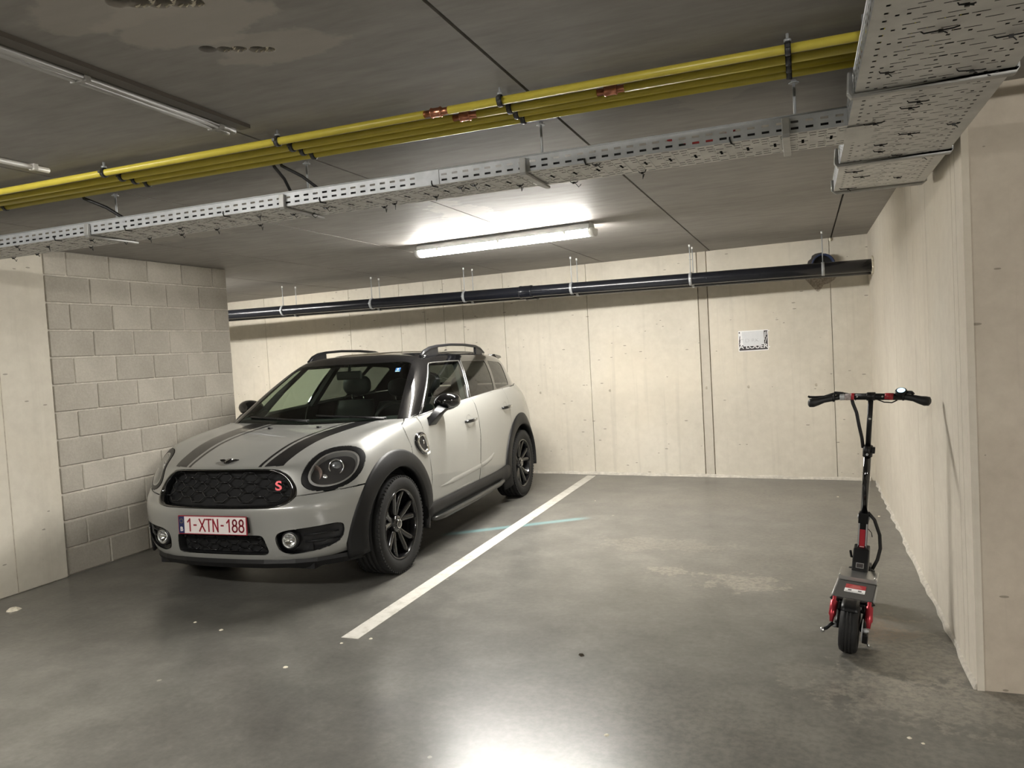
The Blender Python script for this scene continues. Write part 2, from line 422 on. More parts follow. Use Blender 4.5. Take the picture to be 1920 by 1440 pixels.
# ------------------------------------------------------------------ lamps
def emit_mat(name, c, s):
    t = NT(name); t.b.inputs['Base Color'].default_value = (.8, .8, .8, 1)
    t.b.inputs['Emission Color'].default_value = (*c, 1); t.b.inputs['Emission Strength'].default_value = s
    t.b.inputs['Roughness'].default_value = .3
    return t.m
M['housing'] = plain('lamp_housing', (.55, .56, .56), .45)
M['endcap'] = plain('lamp_end_cap', (.80, .80, .78), .3)
def tube_lamp(p0, p1, label, strength):
    """surface-mounted weatherproof tube lamp from p0 to p1 on the ceiling"""
    a, b = Vector((*p0, H)), Vector((*p1, H)); L = (b-a).length; d = (b-a).normalized(); s = d.cross(Vector((0, 0, 1)))
    t = thing('tube_lamp', label, 'lamp', (a+b)/2)
    T = Matrix.Translation((a+b)/2).inverted()
    def sec(pts, x0, x1): return [[a+d*x+s*p[0]+Vector((0, 0, p[1])) for p in pts] for x in (x0, x1)]
    hs_ = [(-.044, 0), (-.044, -.006), (-.056, -.012), (-.066, -.054), (.066, -.054), (.056, -.012), (.044, -.006), (.044, 0)]
    MB().rings(sec(hs_, .02, L-.02), True, False).xf(T).build('housing', M['housing'], t, .003)
    ds = [(-.056, -.050), (-.058, -.066), (-.050, -.086), (-.028, -.099), (0, -.103), (.028, -.099), (.050, -.086), (.058, -.066), (.056, -.050)]
    MB().rings(sec(ds, .03, L-.03), True, True).xf(T).build('diffuser', emit_mat('lamp_diffuser', (1.0, .97, .91), strength), t)
    cs = [(-.059, -.047), (-.061, -.066), (-.052, -.089), (-.029, -.102), (0, -.106), (.029, -.102), (.052, -.089), (.061, -.066), (.059, -.047)]
    for x0, x1 in ((-.004, .032), (L-.032, L+.004)):
        MB().rings(sec(cs, x0, x1), True, True).xf(T).build('end_cap', M['endcap'], t)
    for x in (.22, L/2, L-.22):
        for q in (-1, 1):
            MB().obox(a+d*x+s*(.0605*q)+Vector((0, 0, -.056)), d*.012, s*.0025, Vector((0, 0, .016))).xf(T).build('clip', M['endcap'], t)
    for x in (.3, L-.3):
        MB().obox(a+d*x+Vector((0, 0, -.003)), d*.02, s*.042, Vector((0, 0, .003))).xf(T).build('mounting_plate', M['steel'], t)
    return t
tube_lamp((-2.985, 5.80), (-1.425, 5.63), 'lit fluorescent tube lamp on the ceiling above the empty bay', LAMP_MAIN)
tube_lamp((-4.0, .35), (-2.45, .35), 'lit tube lamp on the ceiling over the driving aisle', LAMP_AISLE)

tube_lamp((2.0, -1.6), (3.55, -1.6), 'added unseen tube lamp far behind to the right over the aisle, brightening the right wall end', LAMP_AISLE*1.75)  # unseen lamp added to brighten the end face of the right wall
tube_lamp((-7.6, 6.3), (-6.05, 6.15), 'lit tube lamp hidden behind the block wall in the next bay', LAMP_MAIN)
# ------------------------------------------------------------------ four yellow gas pipes
M['darksteel'] = plain('dark_clamp_steel', (.10, .10, .10), .4, .7)
PY = [2.551, 2.645, 2.717, 2.789]; PZ = 2.338; PR = .0145
CX = [-4.70, -3.757, -2.814, -1.90, -.958, -.013, .93]
order = ['nearest of the four, brightest along its top', 'second of the four from the camera', 'third of the four from the camera', 'farthest of the four, beside the cable tray rods']
fits = [[-1.206], [-1.134, -.587], [.247], []]
for k, y in enumerate(PY):
    t = thing('gas_pipe', 'yellow gas pipe under the ceiling, '+order[k], 'pipe', (-2, y, PZ), 'yellow gas pipes')
    T = Matrix.Translation((2, -y, -PZ))
    xs_ = [-5.55]+[f for f in fits[k]]+[3.0]
    for a, b in zip(xs_[:-1], xs_[1:]):
        a2 = a+(.048 if a > -5.5 else 0); b2 = b-(.048 if b < 2.9 else 0)
        MB().tube([(a2, y, PZ), ((a2+b2)/2, y, PZ-.001), (b2, y, PZ)], PR, 14).xf(T).build('pipe_run', M['yellow'], t)
    for f in fits[k]:
        c = MB().lathe([(-.06, .0125), (-.022, .0125), (-.022, .0165), (-.018, .019), (-.014, .0165), (.014, .0165), (.018, .019), (.022, .0165), (.022, .0125), (.06, .0125)], (f, y, PZ), (1, 0, 0), 14).xf(T).build('copper_coupling', M['copper'], t)
    for x in CX:
        m = MB().lathe([(-.009, PR+.001), (-.009, PR+.005), (.009, PR+.005), (.009, PR+.001)], (x, y, PZ), (1, 0, 0), 14, ref=(0, 0, 1)).xf(T)
        cl = m.build('clamp', M['rubber'], t)
        MB().lathe([(-.0065, PR+.0052), (-.0065, PR+.0066), (.0065, PR+.0066), (.0065, PR+.0052)], (x, y, PZ), (1, 0, 0), 14).xf(T).build('clamp_band', M['darksteel'], cl)
        for q in (-1, 1):
            MB().obox((x, y+q*(PR+.009), PZ), (.006, 0, 0), (0, .006, 0), (0, 0, .005)).xf(T).build('clamp_lug', M['darksteel'], cl)
        MB().tube([(x, y, PZ+PR), (x, y, H-.0005)], .0045, 8).xf(T).build('stud', M['steel'], cl)
        MB().lathe([(0, .011), (.008, .011)], (x, y, PZ+PR+.006), (0, 0, 1), 6, cap=True).xf(T).build('clamp_nut', M['steel'], cl)

# ------------------------------------------------------------------ perforated cable trays
def sheet(m, U, V, O_, holes, nu, nv, pu, pv, flip=False):
    """flat sheet of nu x nv unit cells (pu x pv) along U, V with rectangular/hexagonal holes (u0,u1,v0,v1)"""
    U, V, O_ = Vector(U), Vector(V), Vector(O_)
    us = sorted({0, pu} | {h[0] for h in holes} | {h[1] for h in holes}); vs = sorted({0, pv} | {h[2] for h in holes} | {h[3] for h in holes})
    keep = [(a, b, c, d) for a, b in zip(us[:-1], us[1:]) for c, d in zip(vs[:-1], vs[1:])
            if not any(h[0] <= (a+b)/2 <= h[1] and h[2] <= (c+d)/2 <= h[3] for h in holes)]
    # merge runs along v for fewer quads
    for i in range(nu):
        for jj in range(nv):
            for a, b, c, d in keep:
                p = [O_+U*(i*pu+x)+V*(jj*pv+y) for x, y in ((a, c), (b, c), (b, d), (a, d))]
                m.add(p, [(0, 1, 2, 3)])
TZ = 2.16; TY0, TY1 = 2.875, 3.155; TX0, TX1 = -5.05, .165
tray = thing('cable_tray', 'long narrow perforated galvanised cable tray under the ceiling behind the yellow pipes', 'cable tray', (-2.4, (TY0+TY1)/2, TZ))
TT = Matrix.Translation((2.4, -(TY0+TY1)/2, -TZ))
Lx = TX1-TX0; n1 = int(Lx/.0475)
pu = Lx/n1
m = MB()
for yy, nm in ((TY0, 'side_front'), (TY1, 'side_back')):
    m = MB(); sheet(m, (1, 0, 0), (0, 0, 1), (TX0, yy, TZ), [(.011, .036, .012, .020), (.011, .036, .034, .042)], n1, 1, pu, .060)
    m.xf(TT).build('side_wall', M['steel'], tray)
    m = MB().tube([(TX0, yy, TZ+.061), (TX1, yy, TZ+.061)], .0032, 8).xf(TT); m.build('rolled_rim', M['steel'], tray)
m = MB(); W = TY1-TY0
pc2 = Lx/round(Lx/.0955); nn = round(Lx/.0955)
hl = [(.043, .052, .112, .168), (.030, .065, .136, .144), (.004, .030, .026, .033), (.004, .030, .060, .067), (.004, .030, .095, .102), (.004, .030, .180, .187), (.004, .030, .214, .221), (.004, .030, .246, .253),
      (.068, .0915, .026, .033), (.068, .0915, .060, .067), (.068, .0915, .214, .221), (.068, .0915, .246, .253), (.034, .062, .010, .017), (.034, .062, .262, .269), (.034, .060, .078, .085), (.034, .060, .196, .203)]
sheet(m, (1, 0, 0), (0, 1, 0), (TX0, TY0, TZ), hl, nn, 1, pc2, W)
m.xf(TT).build('bottom_sheet', M['sheet'], tray)
m = MB()
for i in range(nn):  # pressed stiffening ribs
    x = TX0+(i+.5)*pc2
    m.obox((x-.022, (TY0+TY1)/2, TZ-.001), (.0016, 0, 0), (0, W*.34, 0), (0, 0, .0012)); m.obox((x+.022, (TY0+TY1)/2, TZ-.001), (.0016, 0, 0), (0, W*.34, 0), (0, 0, .0012))
m.xf(TT).build('pressed_ribs', M['sheet'], tray)
m = MB().obox((-1.42, TY0-.0015, TZ+.03), (.055, 0, 0), (0, .0012, 0), (0, 0, .029))
m.xf(TT).build('coupling_plate', M['steel'], tray)
for x in (-4.4, -3.27, -2.10, -.965, .0):
    yc = 3.02
    MB().tube([(x, yc, TZ+.075), (x, yc, H)], .005, 8).xf(TT).build('hanger_rod', M['steel'], tray)
    MB().lathe([(0, .018), (.004, .018), (.004, .010), (.012, .010)], (x, yc, H-.013), (0, 0, 1), 6, cap=True).xf(TT).build('ceiling_nut', M['steel'], tray)
    MB().obox((x, yc, TZ+.080), (.028, 0, 0), (0, .022, 0), (0, 0, .006)).xf(TT).build('hanger_plate', M['steel'], tray)
    m = MB()
    for pts in ([(TY0-.004, TZ+.052), (TY0-.016, TZ+.052), (TY0-.020, TZ-.004), (TY0-.012, TZ-.014), (TY1+.012, TZ-.014), (TY1+.012, TZ-.004), (TY0-.004, TZ-.003)],):
        m.prism(pts, (.026, 0, 0), (x-.045, 0, 0), (0, 1, 0), (0, 0, 1))
    m.xf(TT).build('support_strap', M['bracket'], tray, .002)
for k in range(30):  # cable ties poking out underneath
    x = TX0+.15+k*.148+random.uniform(-.05, .05); y = random.choice([TY0+.09, TY0+.14, TY0+.2, TY1-.02, TY0+.02])+random.uniform(-.02, .02)
    an = random.uniform(-.7, .7)
    m = MB().tube([(x-.016, y, TZ+.002), (x-.010, y, TZ-.006), (x+.012, y+.01*an, TZ-.007), (x+.018, y+.02*an, TZ+.002)], .0020, 6)
    m.tube([(x+.004, y, TZ-.006), (x+.010+.02*an, y+.006, TZ-.018-.014*random.random()), (x+.02*an+.02, y+.02*an, TZ-.016)], .0016, 5)
    m.obox((x, y, TZ-.008), (.005, 0, 0), (0, .0035, 0), (0, 0, .004))
    m.xf(TT).build('cable_tie', M['blackp'], tray)
for k in range(9):  # tie loops clipped over the front side
    x = TX0+.4+k*.55+random.uniform(-.1, .1)
    m = MB().tube([(x, TY0-.0015, TZ+.018), (x, TY0-.004, TZ+.008), (x+.004, TY0-.003, TZ-.004), (x+.012, TY0+.03, TZ-.004)], .0028, 6)
    m.xf(TT).build('cable_tie', M['blackp'], tray)

# cables packed in the narrow tray to darken its slots, and rising to the ceiling
M['cableblk'] = plain('black_cable', (.012, .012, .013), .5)
M['cablered'] = plain('red_cable', (.35, .03, .03), .5)
M['cablegrey'] = plain('grey_cable', (.16, .16, .16), .5)
def cable(pts, r, mat, label, group=None):
    o = MB().tube(pts, r, 8).build('power_cable', mat, None); tag(o, label, 'cable', group); return o
for k in range(7):
    y = TY0+.026+k*.038; pts = [(TX0+.02+(TX1-TX0-.04)*q/10, y+random.uniform(-.001, .001), TZ+.022+.001*random.random()) for q in range(11)]
    cable(pts, .0175, M['cableblk'], 'dark cable lying lengthwise in the narrow tray, packed in so its slots look black', 'cables in the narrow tray')
cable([(-.44, TY0+.009, TZ+.044), (-.36, TY0+.006, TZ+.018), (-.28, TY0+.006, TZ+.017), (-.20, TY0+.009, TZ+.044)], .0045, M['cablered'], 'short red cable showing through slots near the right end of the narrow tray')
def drop(x0, y0, x1, lab, r=.006):
    cable([(x0, y0, H-.002), (x0+.01, y0+.01, H-.05), (x0+(x1-x0)*.5, y0+.07, TZ+.13), (x1-.01, TY0+.075, TZ+.07), (x1, TY0+.09, TZ+.062), (x1+.12, TY0+.10, TZ+.050)], r, M['cableblk'], lab)
drop(-3.30, 2.84, -3.13, 'dark cable dropping from the ceiling into the tray at the left', .008)
drop(-2.16, 2.84, -2.13, 'dark cable bowing left as it drops into the tray', .007)
drop(-2.125, 2.845, -1.98, 'dark cable bowing right as it drops into the tray', .007)

# wide tray beside the right wall
WX0, WX1, WY0, WY1 = .166, .566, -1.0, 4.19
wt = thing('cable_tray', 'wide perforated pale cable tray running overhead beside the right wall', 'cable tray', ((WX0+WX1)/2, 2, TZ))
WT = Matrix.Translation((-(WX0+WX1)/2, -2, -TZ))
WZ = TZ+.002
pv = .0912; nv = round((WY1-WY0)/pv); pv = (WY1-WY0)/nv
hl = [(.026, .036, .008, .018), (.026, .036, .054, .064), (.050, .059, .031, .040), (.074, .083, .033, .042),
      (.072, .109, .010, .0145), (.108, .145, .055, .0595), (.143, .180, .012, .0165), (.186, .206, .010, .0185), (.212, .249, .012, .0165), (.246, .283, .055, .0595), (.278, .315, .010, .0145),
      (.178, .187, .036, .046), (.224, .233, .030, .040), (.300, .309, .032, .041), (.326, .335, .034, .043), (.318, .345, .0545, .0585), (.352, .362, .008, .018), (.352, .362, .054, .064), (.160, .195, .0745, .0785), (.090, .120, .0765, .0805)]
m = MB(); sheet(m, (1, 0, 0), (0, 1, 0), (WX0, WY0, WZ), hl, 1, nv, .4, pv)
m.xf(WT).build('bottom_sheet', M['sheet'], wt)
for x in (WX0, WX1):
    m = MB(); sheet(m, (0, 1, 0), (0, 0, 1), (x, WY0, WZ), [(.012, .034, .016, .023), (.012, .034, .040, .047)], nv*2, 1, pv/2, .060); m.xf(WT).build('side_wall', M['steel'], wt)
    MB().tube([(x, WY0, WZ+.061), (x, WY1, WZ+.061)], .0035, 8).xf(WT).build('rolled_rim', M['steel'], wt)
def strap(y, w):
    m = MB(); pts = [(WX0-.006, .062), (WX0-.018, .062), (WX0-.022, .0), (WX0-.010, -.016), (WX1+.004, -.016), (WX1+.014, .0), (WX1+.012, .062), (WX1+.004, .062), (WX1+.004, -.003), (WX0-.004, -.003)]
    m.prism([(p[0], p[1]+WZ) for p in pts], (0, w, 0), (0, y, 0)); m.xf(WT).build('support_strap', M['bracket'], wt, .004)
for y in (.3, 1.4, 2.50, 3.50): strap(y, .032)
# rounded rim at the open end
m = MB().tube([(WX0-.004, WY1, WZ+.055), (WX0-.004, WY1+.002, WZ+.004), (WX0+.012, WY1+.003, WZ-.008), (WX1-.012, WY1+.003, WZ-.008), (WX1+.004, WY1+.002, WZ+.004), (WX1+.004, WY1, WZ+.055)], .008, 8)
m.xf(WT).build('end_rim', M['bracket'], wt)
for y in (1.4, 2.50, 3.50):
    for x in (WX0+.03, WX1-.03): MB().tube([(x, y+.016, WZ+.01), (x, y+.016, H)], .005, 8).xf(WT).build('hanger_rod', M['steel'], wt)
for k in range(22):
    y = 1.60+k*.118+random.uniform(-.04, .04); x = WX0+random.uniform(.05, .35); an = random.uniform(-.35, .35); L_ = random.uniform(.018, .045)
    m = MB().tube([(x-L_, y-L_*an, WZ+.004), (x-L_*.8, y-L_*an*.8, WZ-.005), (x+L_*.6, y+L_*an*.5, WZ-.006), (x+L_*.9, y+L_*an, WZ-.004)], .0019, 6)
    m.tube([(x, y, WZ-.006), (x+.012, y+.012*random.uniform(-1, 1), WZ-.012-.008*random.random())], .0015, 5)
    m.obox((x, y, WZ-.007), (.005, 0, 0), (0, .0035, 0), (0, 0, .0035))
    m.xf(WT).build('cable_tie', M['blackp'], wt)
for k in range(12):  # row of cables filling the width so the tray holes turn black
    x = WX0+.026+k*.0316; pts = [(x+random.uniform(-.0015, .0015), WY0+.02+(WY1-WY0-.05)*q/9, WZ+.0180+.001*random.random()) for q in range(10)]
    cable(pts, .0142, M['cableblk'], 'dark cable lying lengthwise in the wide tray, packed in so its slots look black', 'cables in the wide tray')
# tongue of the narrow tray bolted under the wide one
m = MB(); sheet(m, (1, 0, 0), (0, 1, 0), (TX1-.002, TY0+.02, TZ-.004), [(.012, .034, .030, .034), (.012, .034, .075, .079), (.012, .034, .150, .154), (.012, .034, .200, .204), (.018, .026, .112, .124)], 2, 1, .045, .235)
m.xf(TT).build('joining_tongue', M['sheet'], tray)

# ------------------------------------------------------------------ black drain pipes along the back
def drain(y_off, r, label, rods, z_l, z_r, xl=-8.9, vis=True):
    def pos(x):
        t_ = (x-xl)/(XR+.05-xl); return Vector((x, 7.60+.012*(XR-x)+y_off, z_l+(z_r-z_l)*t_))
    t = thing('drain_pipe', label, 'pipe', pos(-3), 'black drain pipes'); T = Matrix.Translation(-pos(-3))
    MB().tube([pos(xl+(XR+.05-xl)*q/12) for q in range(13)], r, 24).xf(T).build('pipe_run', M['pvc'], t)
    s0 = pos(-2.70); ax = (pos(0)-pos(-5)).normalized()
    MB().lathe([(-.07, r+.001), (-.07, r+.007), (-.055, r+.009), (-.045, r+.006), (.045, r+.006), (.055, r+.009), (.07, r+.007), (.07, r+.001)], s0, ax, 24).xf(T).build('socket', M['pvc'], t)
    for x in rods:
        p = pos(x)
        MB().lathe([(-.013, r+.001), (-.013, r+.005), (.013, r+.005), (.013, r+.001)], p, ax, 24).xf(T).build('pipe_clamp', M['steel'], t)
        MB().obox(p+Vector((0, -r-.008, 0)), (.012, 0, 0), (0, .008, 0), (0, 0, .006)).xf(T).build('clamp_lug', M['steel'], t)
        MB().tube([p+Vector((0, 0, r)), Vector((p.x, p.y, H))], .0045, 8).xf(T).build('hanger_rod', M['steel'], t)
        MB().lathe([(0, .009), (.022, .009)], (p.x, p.y, H-.022), (0, 0, 1), 8, cap=True).xf(T).build('anchor_sleeve', M['endcap'], t)
drain(0, .057, 'black plastic drain pipe with steel clamps hung in front of the back wall', [-5.80, -4.57, -3.41, -2.20, -1.0, .186], 2.118, 2.040)
drain(.19, .057, 'second black drain pipe close behind the first, nearer the wall', [-5.75, -4.58, -3.39, -2.19, -1.0], 2.104, 2.028)
# broken mortar round the pipe where it enters the side wall
m = MB()
for k in range(16):
    an = 2*PI*k/16; c = Vector((XR-.004, 7.6+.066*math.cos(an), 2.041+.066*math.sin(an)))
    s = random.uniform(.008, .018); m.lathe([(-.006, 0.001), (-.003, s), (.004, s*1.2), (.012, s)], c, (-1, 0, 0), 6)
m.build('mortar_collar', M['foam'], wr)
# blue sleeve in the back wall
bp = thing('wall_sleeve', 'dark blue pipe sleeve in a rough hole high in the back wall', 'pipe', (.19, yb(.19), 2.12))
T = Matrix.Translation((-.19, -yb(.19), -2.12)); ax = Vector((SK, -1, 0)).normalized(); c = Vector((.19, yb(.19), 2.12))
m = MB(); pr_ = []
for q in range(28):
    an = 2*PI*q/28; rr = .125+random.uniform(-.008, .012); pr_.append(rr)
ring = lambda rs_, d: [c+ax*d+Vector((math.cos(2*PI*q/28)*rs_[q], 0, math.sin(2*PI*q/28)*rs_[q])) for q in range(28)]
m.rings([ring(pr_, .0015), ring([.098]*28, .003)], False, False); m.xf(T).build('rough_hole', M['gapdark'], bp, fix=False)
MB().lathe([(-.05, .098), (.10, .098), (.105, .108), (.125, .108), (.125, .094), (-.05, .094)], c, ax, 28).xf(T).build('sleeve', M['bluepipe'], bp)
MB().lathe([(.05, .0), (.05, .0935)], c, ax, 28).xf(T).build('sleeve_core', M['rubber'], bp)
# mortar scar below it
m = MB(); pts = [(.02, 2.02), (.06, 1.97), (.10, 1.92), (.135, 1.875), (.155, 1.868), (.18, 1.90), (.20, 1.935), (.25, 1.945), (.30, 1.975), (.33, 2.01), (.25, 2.03), (.12, 2.035)]
m.prism([(p[0], p[1]) for p in pts], (0, -.004, 0), (0, 0, 0)); m.v = [(v[0], v[1]+yb(v[0])+.001, v[2]) for v in m.v]
m.build('mortar_scar', plain('rough_mortar', (.36, .31, .25), .95, noise=.4, nscale=60, bump=.6), wb)
m = MB(); m.lathe([(-.012, .002), (0, .014), (.012, .016), (.03, .004)], (.275, yb(.275)-.01, H-.022), (0, 0, 1), 7); m.build('mortar_crumb', M['foam'], wb)

# ------------------------------------------------------------------ ceiling conduits at the upper left
def conduit(x, y0, y1, r, mat, lab, clips, gap=.0):
    t = thing('conduit', lab, 'conduit', (x, (y0+y1)/2, H-r)); T = Matrix.Translation((-x, -(y0+y1)/2, -(H-r)))
    for q in ((-1, 1) if gap else (0,)):
        MB().tube([(x+q*gap, y0, H-r-.004), (x+q*gap, y1, H-r-.004)], r, 12).xf(T).build('conduit_run', mat, t)
    for y in clips:
        MB().obox((x, y, H-r-.002), (gap+r+.006, 0, 0), (0, .011, 0), (0, 0, r+.002)).xf(T).build('clip', mat, t, .003)
    return t
conduit(-2.03, -2.0, 2.44, .012, M['pvcgrey'], 'pair of grey conduits with clips running along the ceiling at the left', (-.5, .3, 1.1, 1.78, 2.36), .015)
conduit(-3.07, .5, 2.49, .011, M['white_pvc'], 'white conduit ending at a clip near the yellow pipes', (.8, 1.6, 2.42))
# dark strip painted as the shadow band beside the pair
o = MB().box(-1.993, -1.945, -2, 2.45, H-.014, H+.0).build('shadow_strip', plain('shadow_strip_brown', (.11, .095, .08), .5), None)
tag(o, 'slim dark brown strip painted as the shadow on the ceiling beside the grey conduits', 'shadow_strip')

# ------------------------------------------------------------------ paper sign
def txt(s, size, depth, mat, name, parent, M4, font_scale=(1, 1), bold=0):
    cu = bpy.data.curves.new(name, 'FONT'); cu.body = s; cu.size = size; cu.extrude = depth; cu.align_x = 'CENTER'; cu.align_y = 'CENTER'; cu.offset = bold
    o = bpy.data.objects.new(name, cu); col.objects.link(o)
    dg = bpy.context.evaluated_depsgraph_get(); me = bpy.data.meshes.new_from_object(o.evaluated_get(dg)); bpy.data.objects.remove(o)
    S = Matrix.Diagonal((font_scale[0], font_scale[1], 1, 1)); me.transform(M4 @ S)
    me.materials.clear(); return link(name, me, mat, parent)
M['paper'] = plain('white_paper', (.82, .82, .82), .8, noise=.03, nscale=30)
M['paper2'] = plain('note_paper', (.66, .67, .68), .8, noise=.03, nscale=30)
M['print'] = plain('black_print', (.035, .028, .028), .6)
M['pencil'] = plain('pencil', (.36, .36, .36), .8)
sx, sz = -.487, 1.425
sg = thing('rental_sign', 'black printed sign taped to the back wall, half covered by a note', 'sign', (sx, yb(sx), sz))
a_ = math.atan(-SK); Ux = Vector((math.cos(a_), math.sin(a_), 0)); Nn = Vector((math.sin(a_), -math.cos(a_), 0))
def wm(dx, dz, d): # matrix in sign's local space: text x along wall, y up, normal out
    p = Ux*dx+Vector((0, 0, dz))+Nn*d
    return Matrix(((Ux.x, 0, Nn.x, p.x), (Ux.y, 0, Nn.y, p.y), (0, 1, 0, p.z), (0, 0, 0, 1)))
def plate(m, poly, d0, d1):
    return m.prism(poly, Nn*(d1-d0), Nn*d0, Ux, (0, 0, 1))
plate(MB(), [(-.148, -.108), (.148, -.104), (.150, .104), (-.146, .104)], .0005, .002).build('sheet', M['paper'], sg)
plate(MB(), [(-.140, -.100), (.142, -.096), (.143, -.030), (.115, -.040), (-.115, -.045), (-.141, -.032)], .002, .0026).build('black_band', M['print'], sg)
plate(MB(), [(.108, -.05), (.143, -.05), (.144, .096), (.108, .096)], .002, .0025).build('black_band', M['print'], sg)
plate(MB(), [(-.141, .078), (-.128, .078), (-.128, .092), (-.141, .092)], .002, .0025).build('print_mark', M['print'], sg)
txt('A LOUER', .072, .0003, M['paper'], 'lettering', sg, wm(.0, -.062, .003), (.98, .85), .001)
for k, (dx, dz, w, h, sk) in enumerate([(-.135, .02, .006, .03, .3), (-.132, -.005, .008, .02, -.5), (-.137, -.02, .007, .012, .5)]):
    plate(MB(), [(dx-w, dz-h), (dx+w*.2, dz-h), (dx+w+h*sk*.3, dz+h), (dx+h*sk*.3-w*.2, dz+h)], .002, .0026).build('print_mark', M['print'], sg)
for k, (x0, z0, x1, z1) in enumerate([(.118, .08, .112, .0), (.126, .085, .122, .03), (.136, .03, .118, -.03), (.140, .085, .134, .05)]):
    v = Vector((x1-x0, z1-z0)); q = Vector((-v.y, v.x)).normalized()*.0022
    plate(MB(), [(x0-q.x, z0-q.y), (x0+q.x, z0+q.y), (x1+q.x, z1+q.y), (x1-q.x, z1-q.y)], .0025, .003).build('print_stroke', M['paper'], sg)
nt = thing('paper_note', 'grey handwritten paper note taped over the black sign', 'note', (sx, yb(sx), sz))
plate(MB(), [(-.098, -.058), (.072, -.055), (.106, -.030), (.107, .096), (-.110, .092), (-.105, .0)], .004, .0052).build('sheet', M['paper2'], nt)
txt('D RK', .062, .0002, M['pencil'], 'handwriting', nt, wm(-.01, .0, .0056), (1.0, .85), -.0016)
plate(MB(), [(-.125, .012), (-.095, .014), (-.095, .017), (-.125, .015)], .0052, .0056).build('handwriting', M['pencil'], nt)
for p in ((.158, .092), (.158, -.072)):
    tp = plate(MB(), [(p[0]-.006, p[1]-.006), (p[0]+.006, p[1]-.004), (p[0]+.005, p[1]+.006), (p[0]-.005, p[1]+.005)], .0005, .0015).build('tape_scrap', M['paper'], sg)

# ------------------------------------------------------------------ crumbs on the floor
def crumb(x, y, s, mat, lab, h=.5):
    m = MB(); n = 7
    top = [(x+math.cos(2*PI*k/n)*s*random.uniform(.3, .6), y+math.sin(2*PI*k/n)*s*random.uniform(.3, .6), s*h*random.uniform(.7, 1)) for k in range(n)]
    bot = [(x+math.cos(2*PI*k/n)*s*random.uniform(.8, 1), y+math.sin(2*PI*k/n)*s*random.uniform(.8, 1), 0) for k in range(n)]
    m.rings([bot, top], True, False); o = m.build('mortar_crumb', mat, None); tag(o, lab, 'debris', 'crumbs on the floor'); return o

# ------------------------------------------------------------------ the car: surfaces grown from a cage of measured points
def catmull(V, F):
    n = len(V); fp = V[F].mean(1)
    E_ = np.stack([F, np.roll(F, -1, 1)], 2).reshape(-1, 2); Es = np.sort(E_, 1)
    U, inv = np.unique(Es, axis=0, return_inverse=True); inv = inv.reshape(-1)
    cnt = np.bincount(inv, minlength=len(U)); fi = np.repeat(np.arange(len(F)), 4)
    fs = np.zeros((len(U), 3)); np.add.at(fs, inv, fp[fi])
    mid = V[U].mean(1); inter = cnt == 2
    ep = mid.copy(); ep[inter] = (V[U[inter]].sum(1)+fs[inter])/4
    val = np.zeros(n); np.add.at(val, U.reshape(-1), 1)
    Fm = np.zeros((n, 3)); fc = np.zeros(n); np.add.at(Fm, F.reshape(-1), fp[fi]); np.add.at(fc, F.reshape(-1), 1)
    Rm = np.zeros((n, 3)); np.add.at(Rm, U[:, 0], mid); np.add.at(Rm, U[:, 1], mid)
    nv = val[:, None]; P = (Fm/fc[:, None]+2*Rm/nv+(nv-3)*V)/nv
    b = ~inter; isb = np.zeros(n, bool); isb[U[b].reshape(-1)] = True
    Bs = np.zeros((n, 3)); bc = np.zeros(n); np.add.at(Bs, U[b][:, 0], V[U[b][:, 1]]); np.add.at(Bs, U[b][:, 1], V[U[b][:, 0]]); np.add.at(bc, U[b].reshape(-1), 1)
    P[isb] = (6*V[isb]+Bs[isb])/8; cor = isb & (fc == 1); P[cor] = V[cor]
    ei = inv.reshape(-1, 4)+n; ff = np.arange(len(F))+n+len(U)
    NF = np.stack([np.stack([F[:, k], ei[:, k], ff, ei[:, k-1]], 1) for k in range(4)], 1).reshape(-1, 4)
    return np.vstack([P, ep, fp]), NF

class Cage:
    def __init__(s): s.P = []; s.F = []; s.key = {}
    def v(s, p):
        k = tuple(round(float(q), 5) for q in p)
        if k not in s.key: s.key[k] = len(s.P); s.P.append(k)
        return s.key[k]
    def q(s, a, b, c, d): s.F.append([s.v(a), s.v(b), s.v(c), s.v(d)])
    def grid(s, rows):
        for r0, r1 in zip(rows[:-1], rows[1:]):
            for i in range(len(r0)-1): s.q(r0[i], r0[i+1], r1[i+1], r1[i])
    def surface(s, levels=4, fit=6):
        for f in list(s.F): # mirror
            s.F.append([s.v((s.P[i][0], -s.P[i][1], s.P[i][2])) for i in reversed(f)])
        T = np.array(s.P); F = np.array(s.F); V = T.copy()
        for _ in range(fit):
            A, B = V, F
            for _ in range(3): A, B = catmull(A, B)
            V = V+.9*(T-A[:len(T)])
        A, B = V, F
        for _ in range(levels): A, B = catmull(A, B)
        keep = A[B][:, :, 1].mean(1) > 0
        A[np.abs(A[:, 1]) < 1e-6, 1] = 0
        ctr = A.mean(0); fn = np.cross(A[B[:, 2]]-A[B[:, 0]], A[B[:, 3]]-A[B[:, 1]])
        if (fn*(A[B].mean(1)-ctr)).sum() < 0: B = B[:, ::-1]
        nr = np.zeros_like(A); fn = np.cross(A[B[:, 2]]-A[B[:, 0]], A[B[:, 3]]-A[B[:, 1]])
        for k in range(4): np.add.at(nr, B[:, k], fn)
        nr /= np.linalg.norm(nr, axis=1)[:, None]+1e-12
        return Soup(A, nr, [tuple(f) for f in B[keep]])

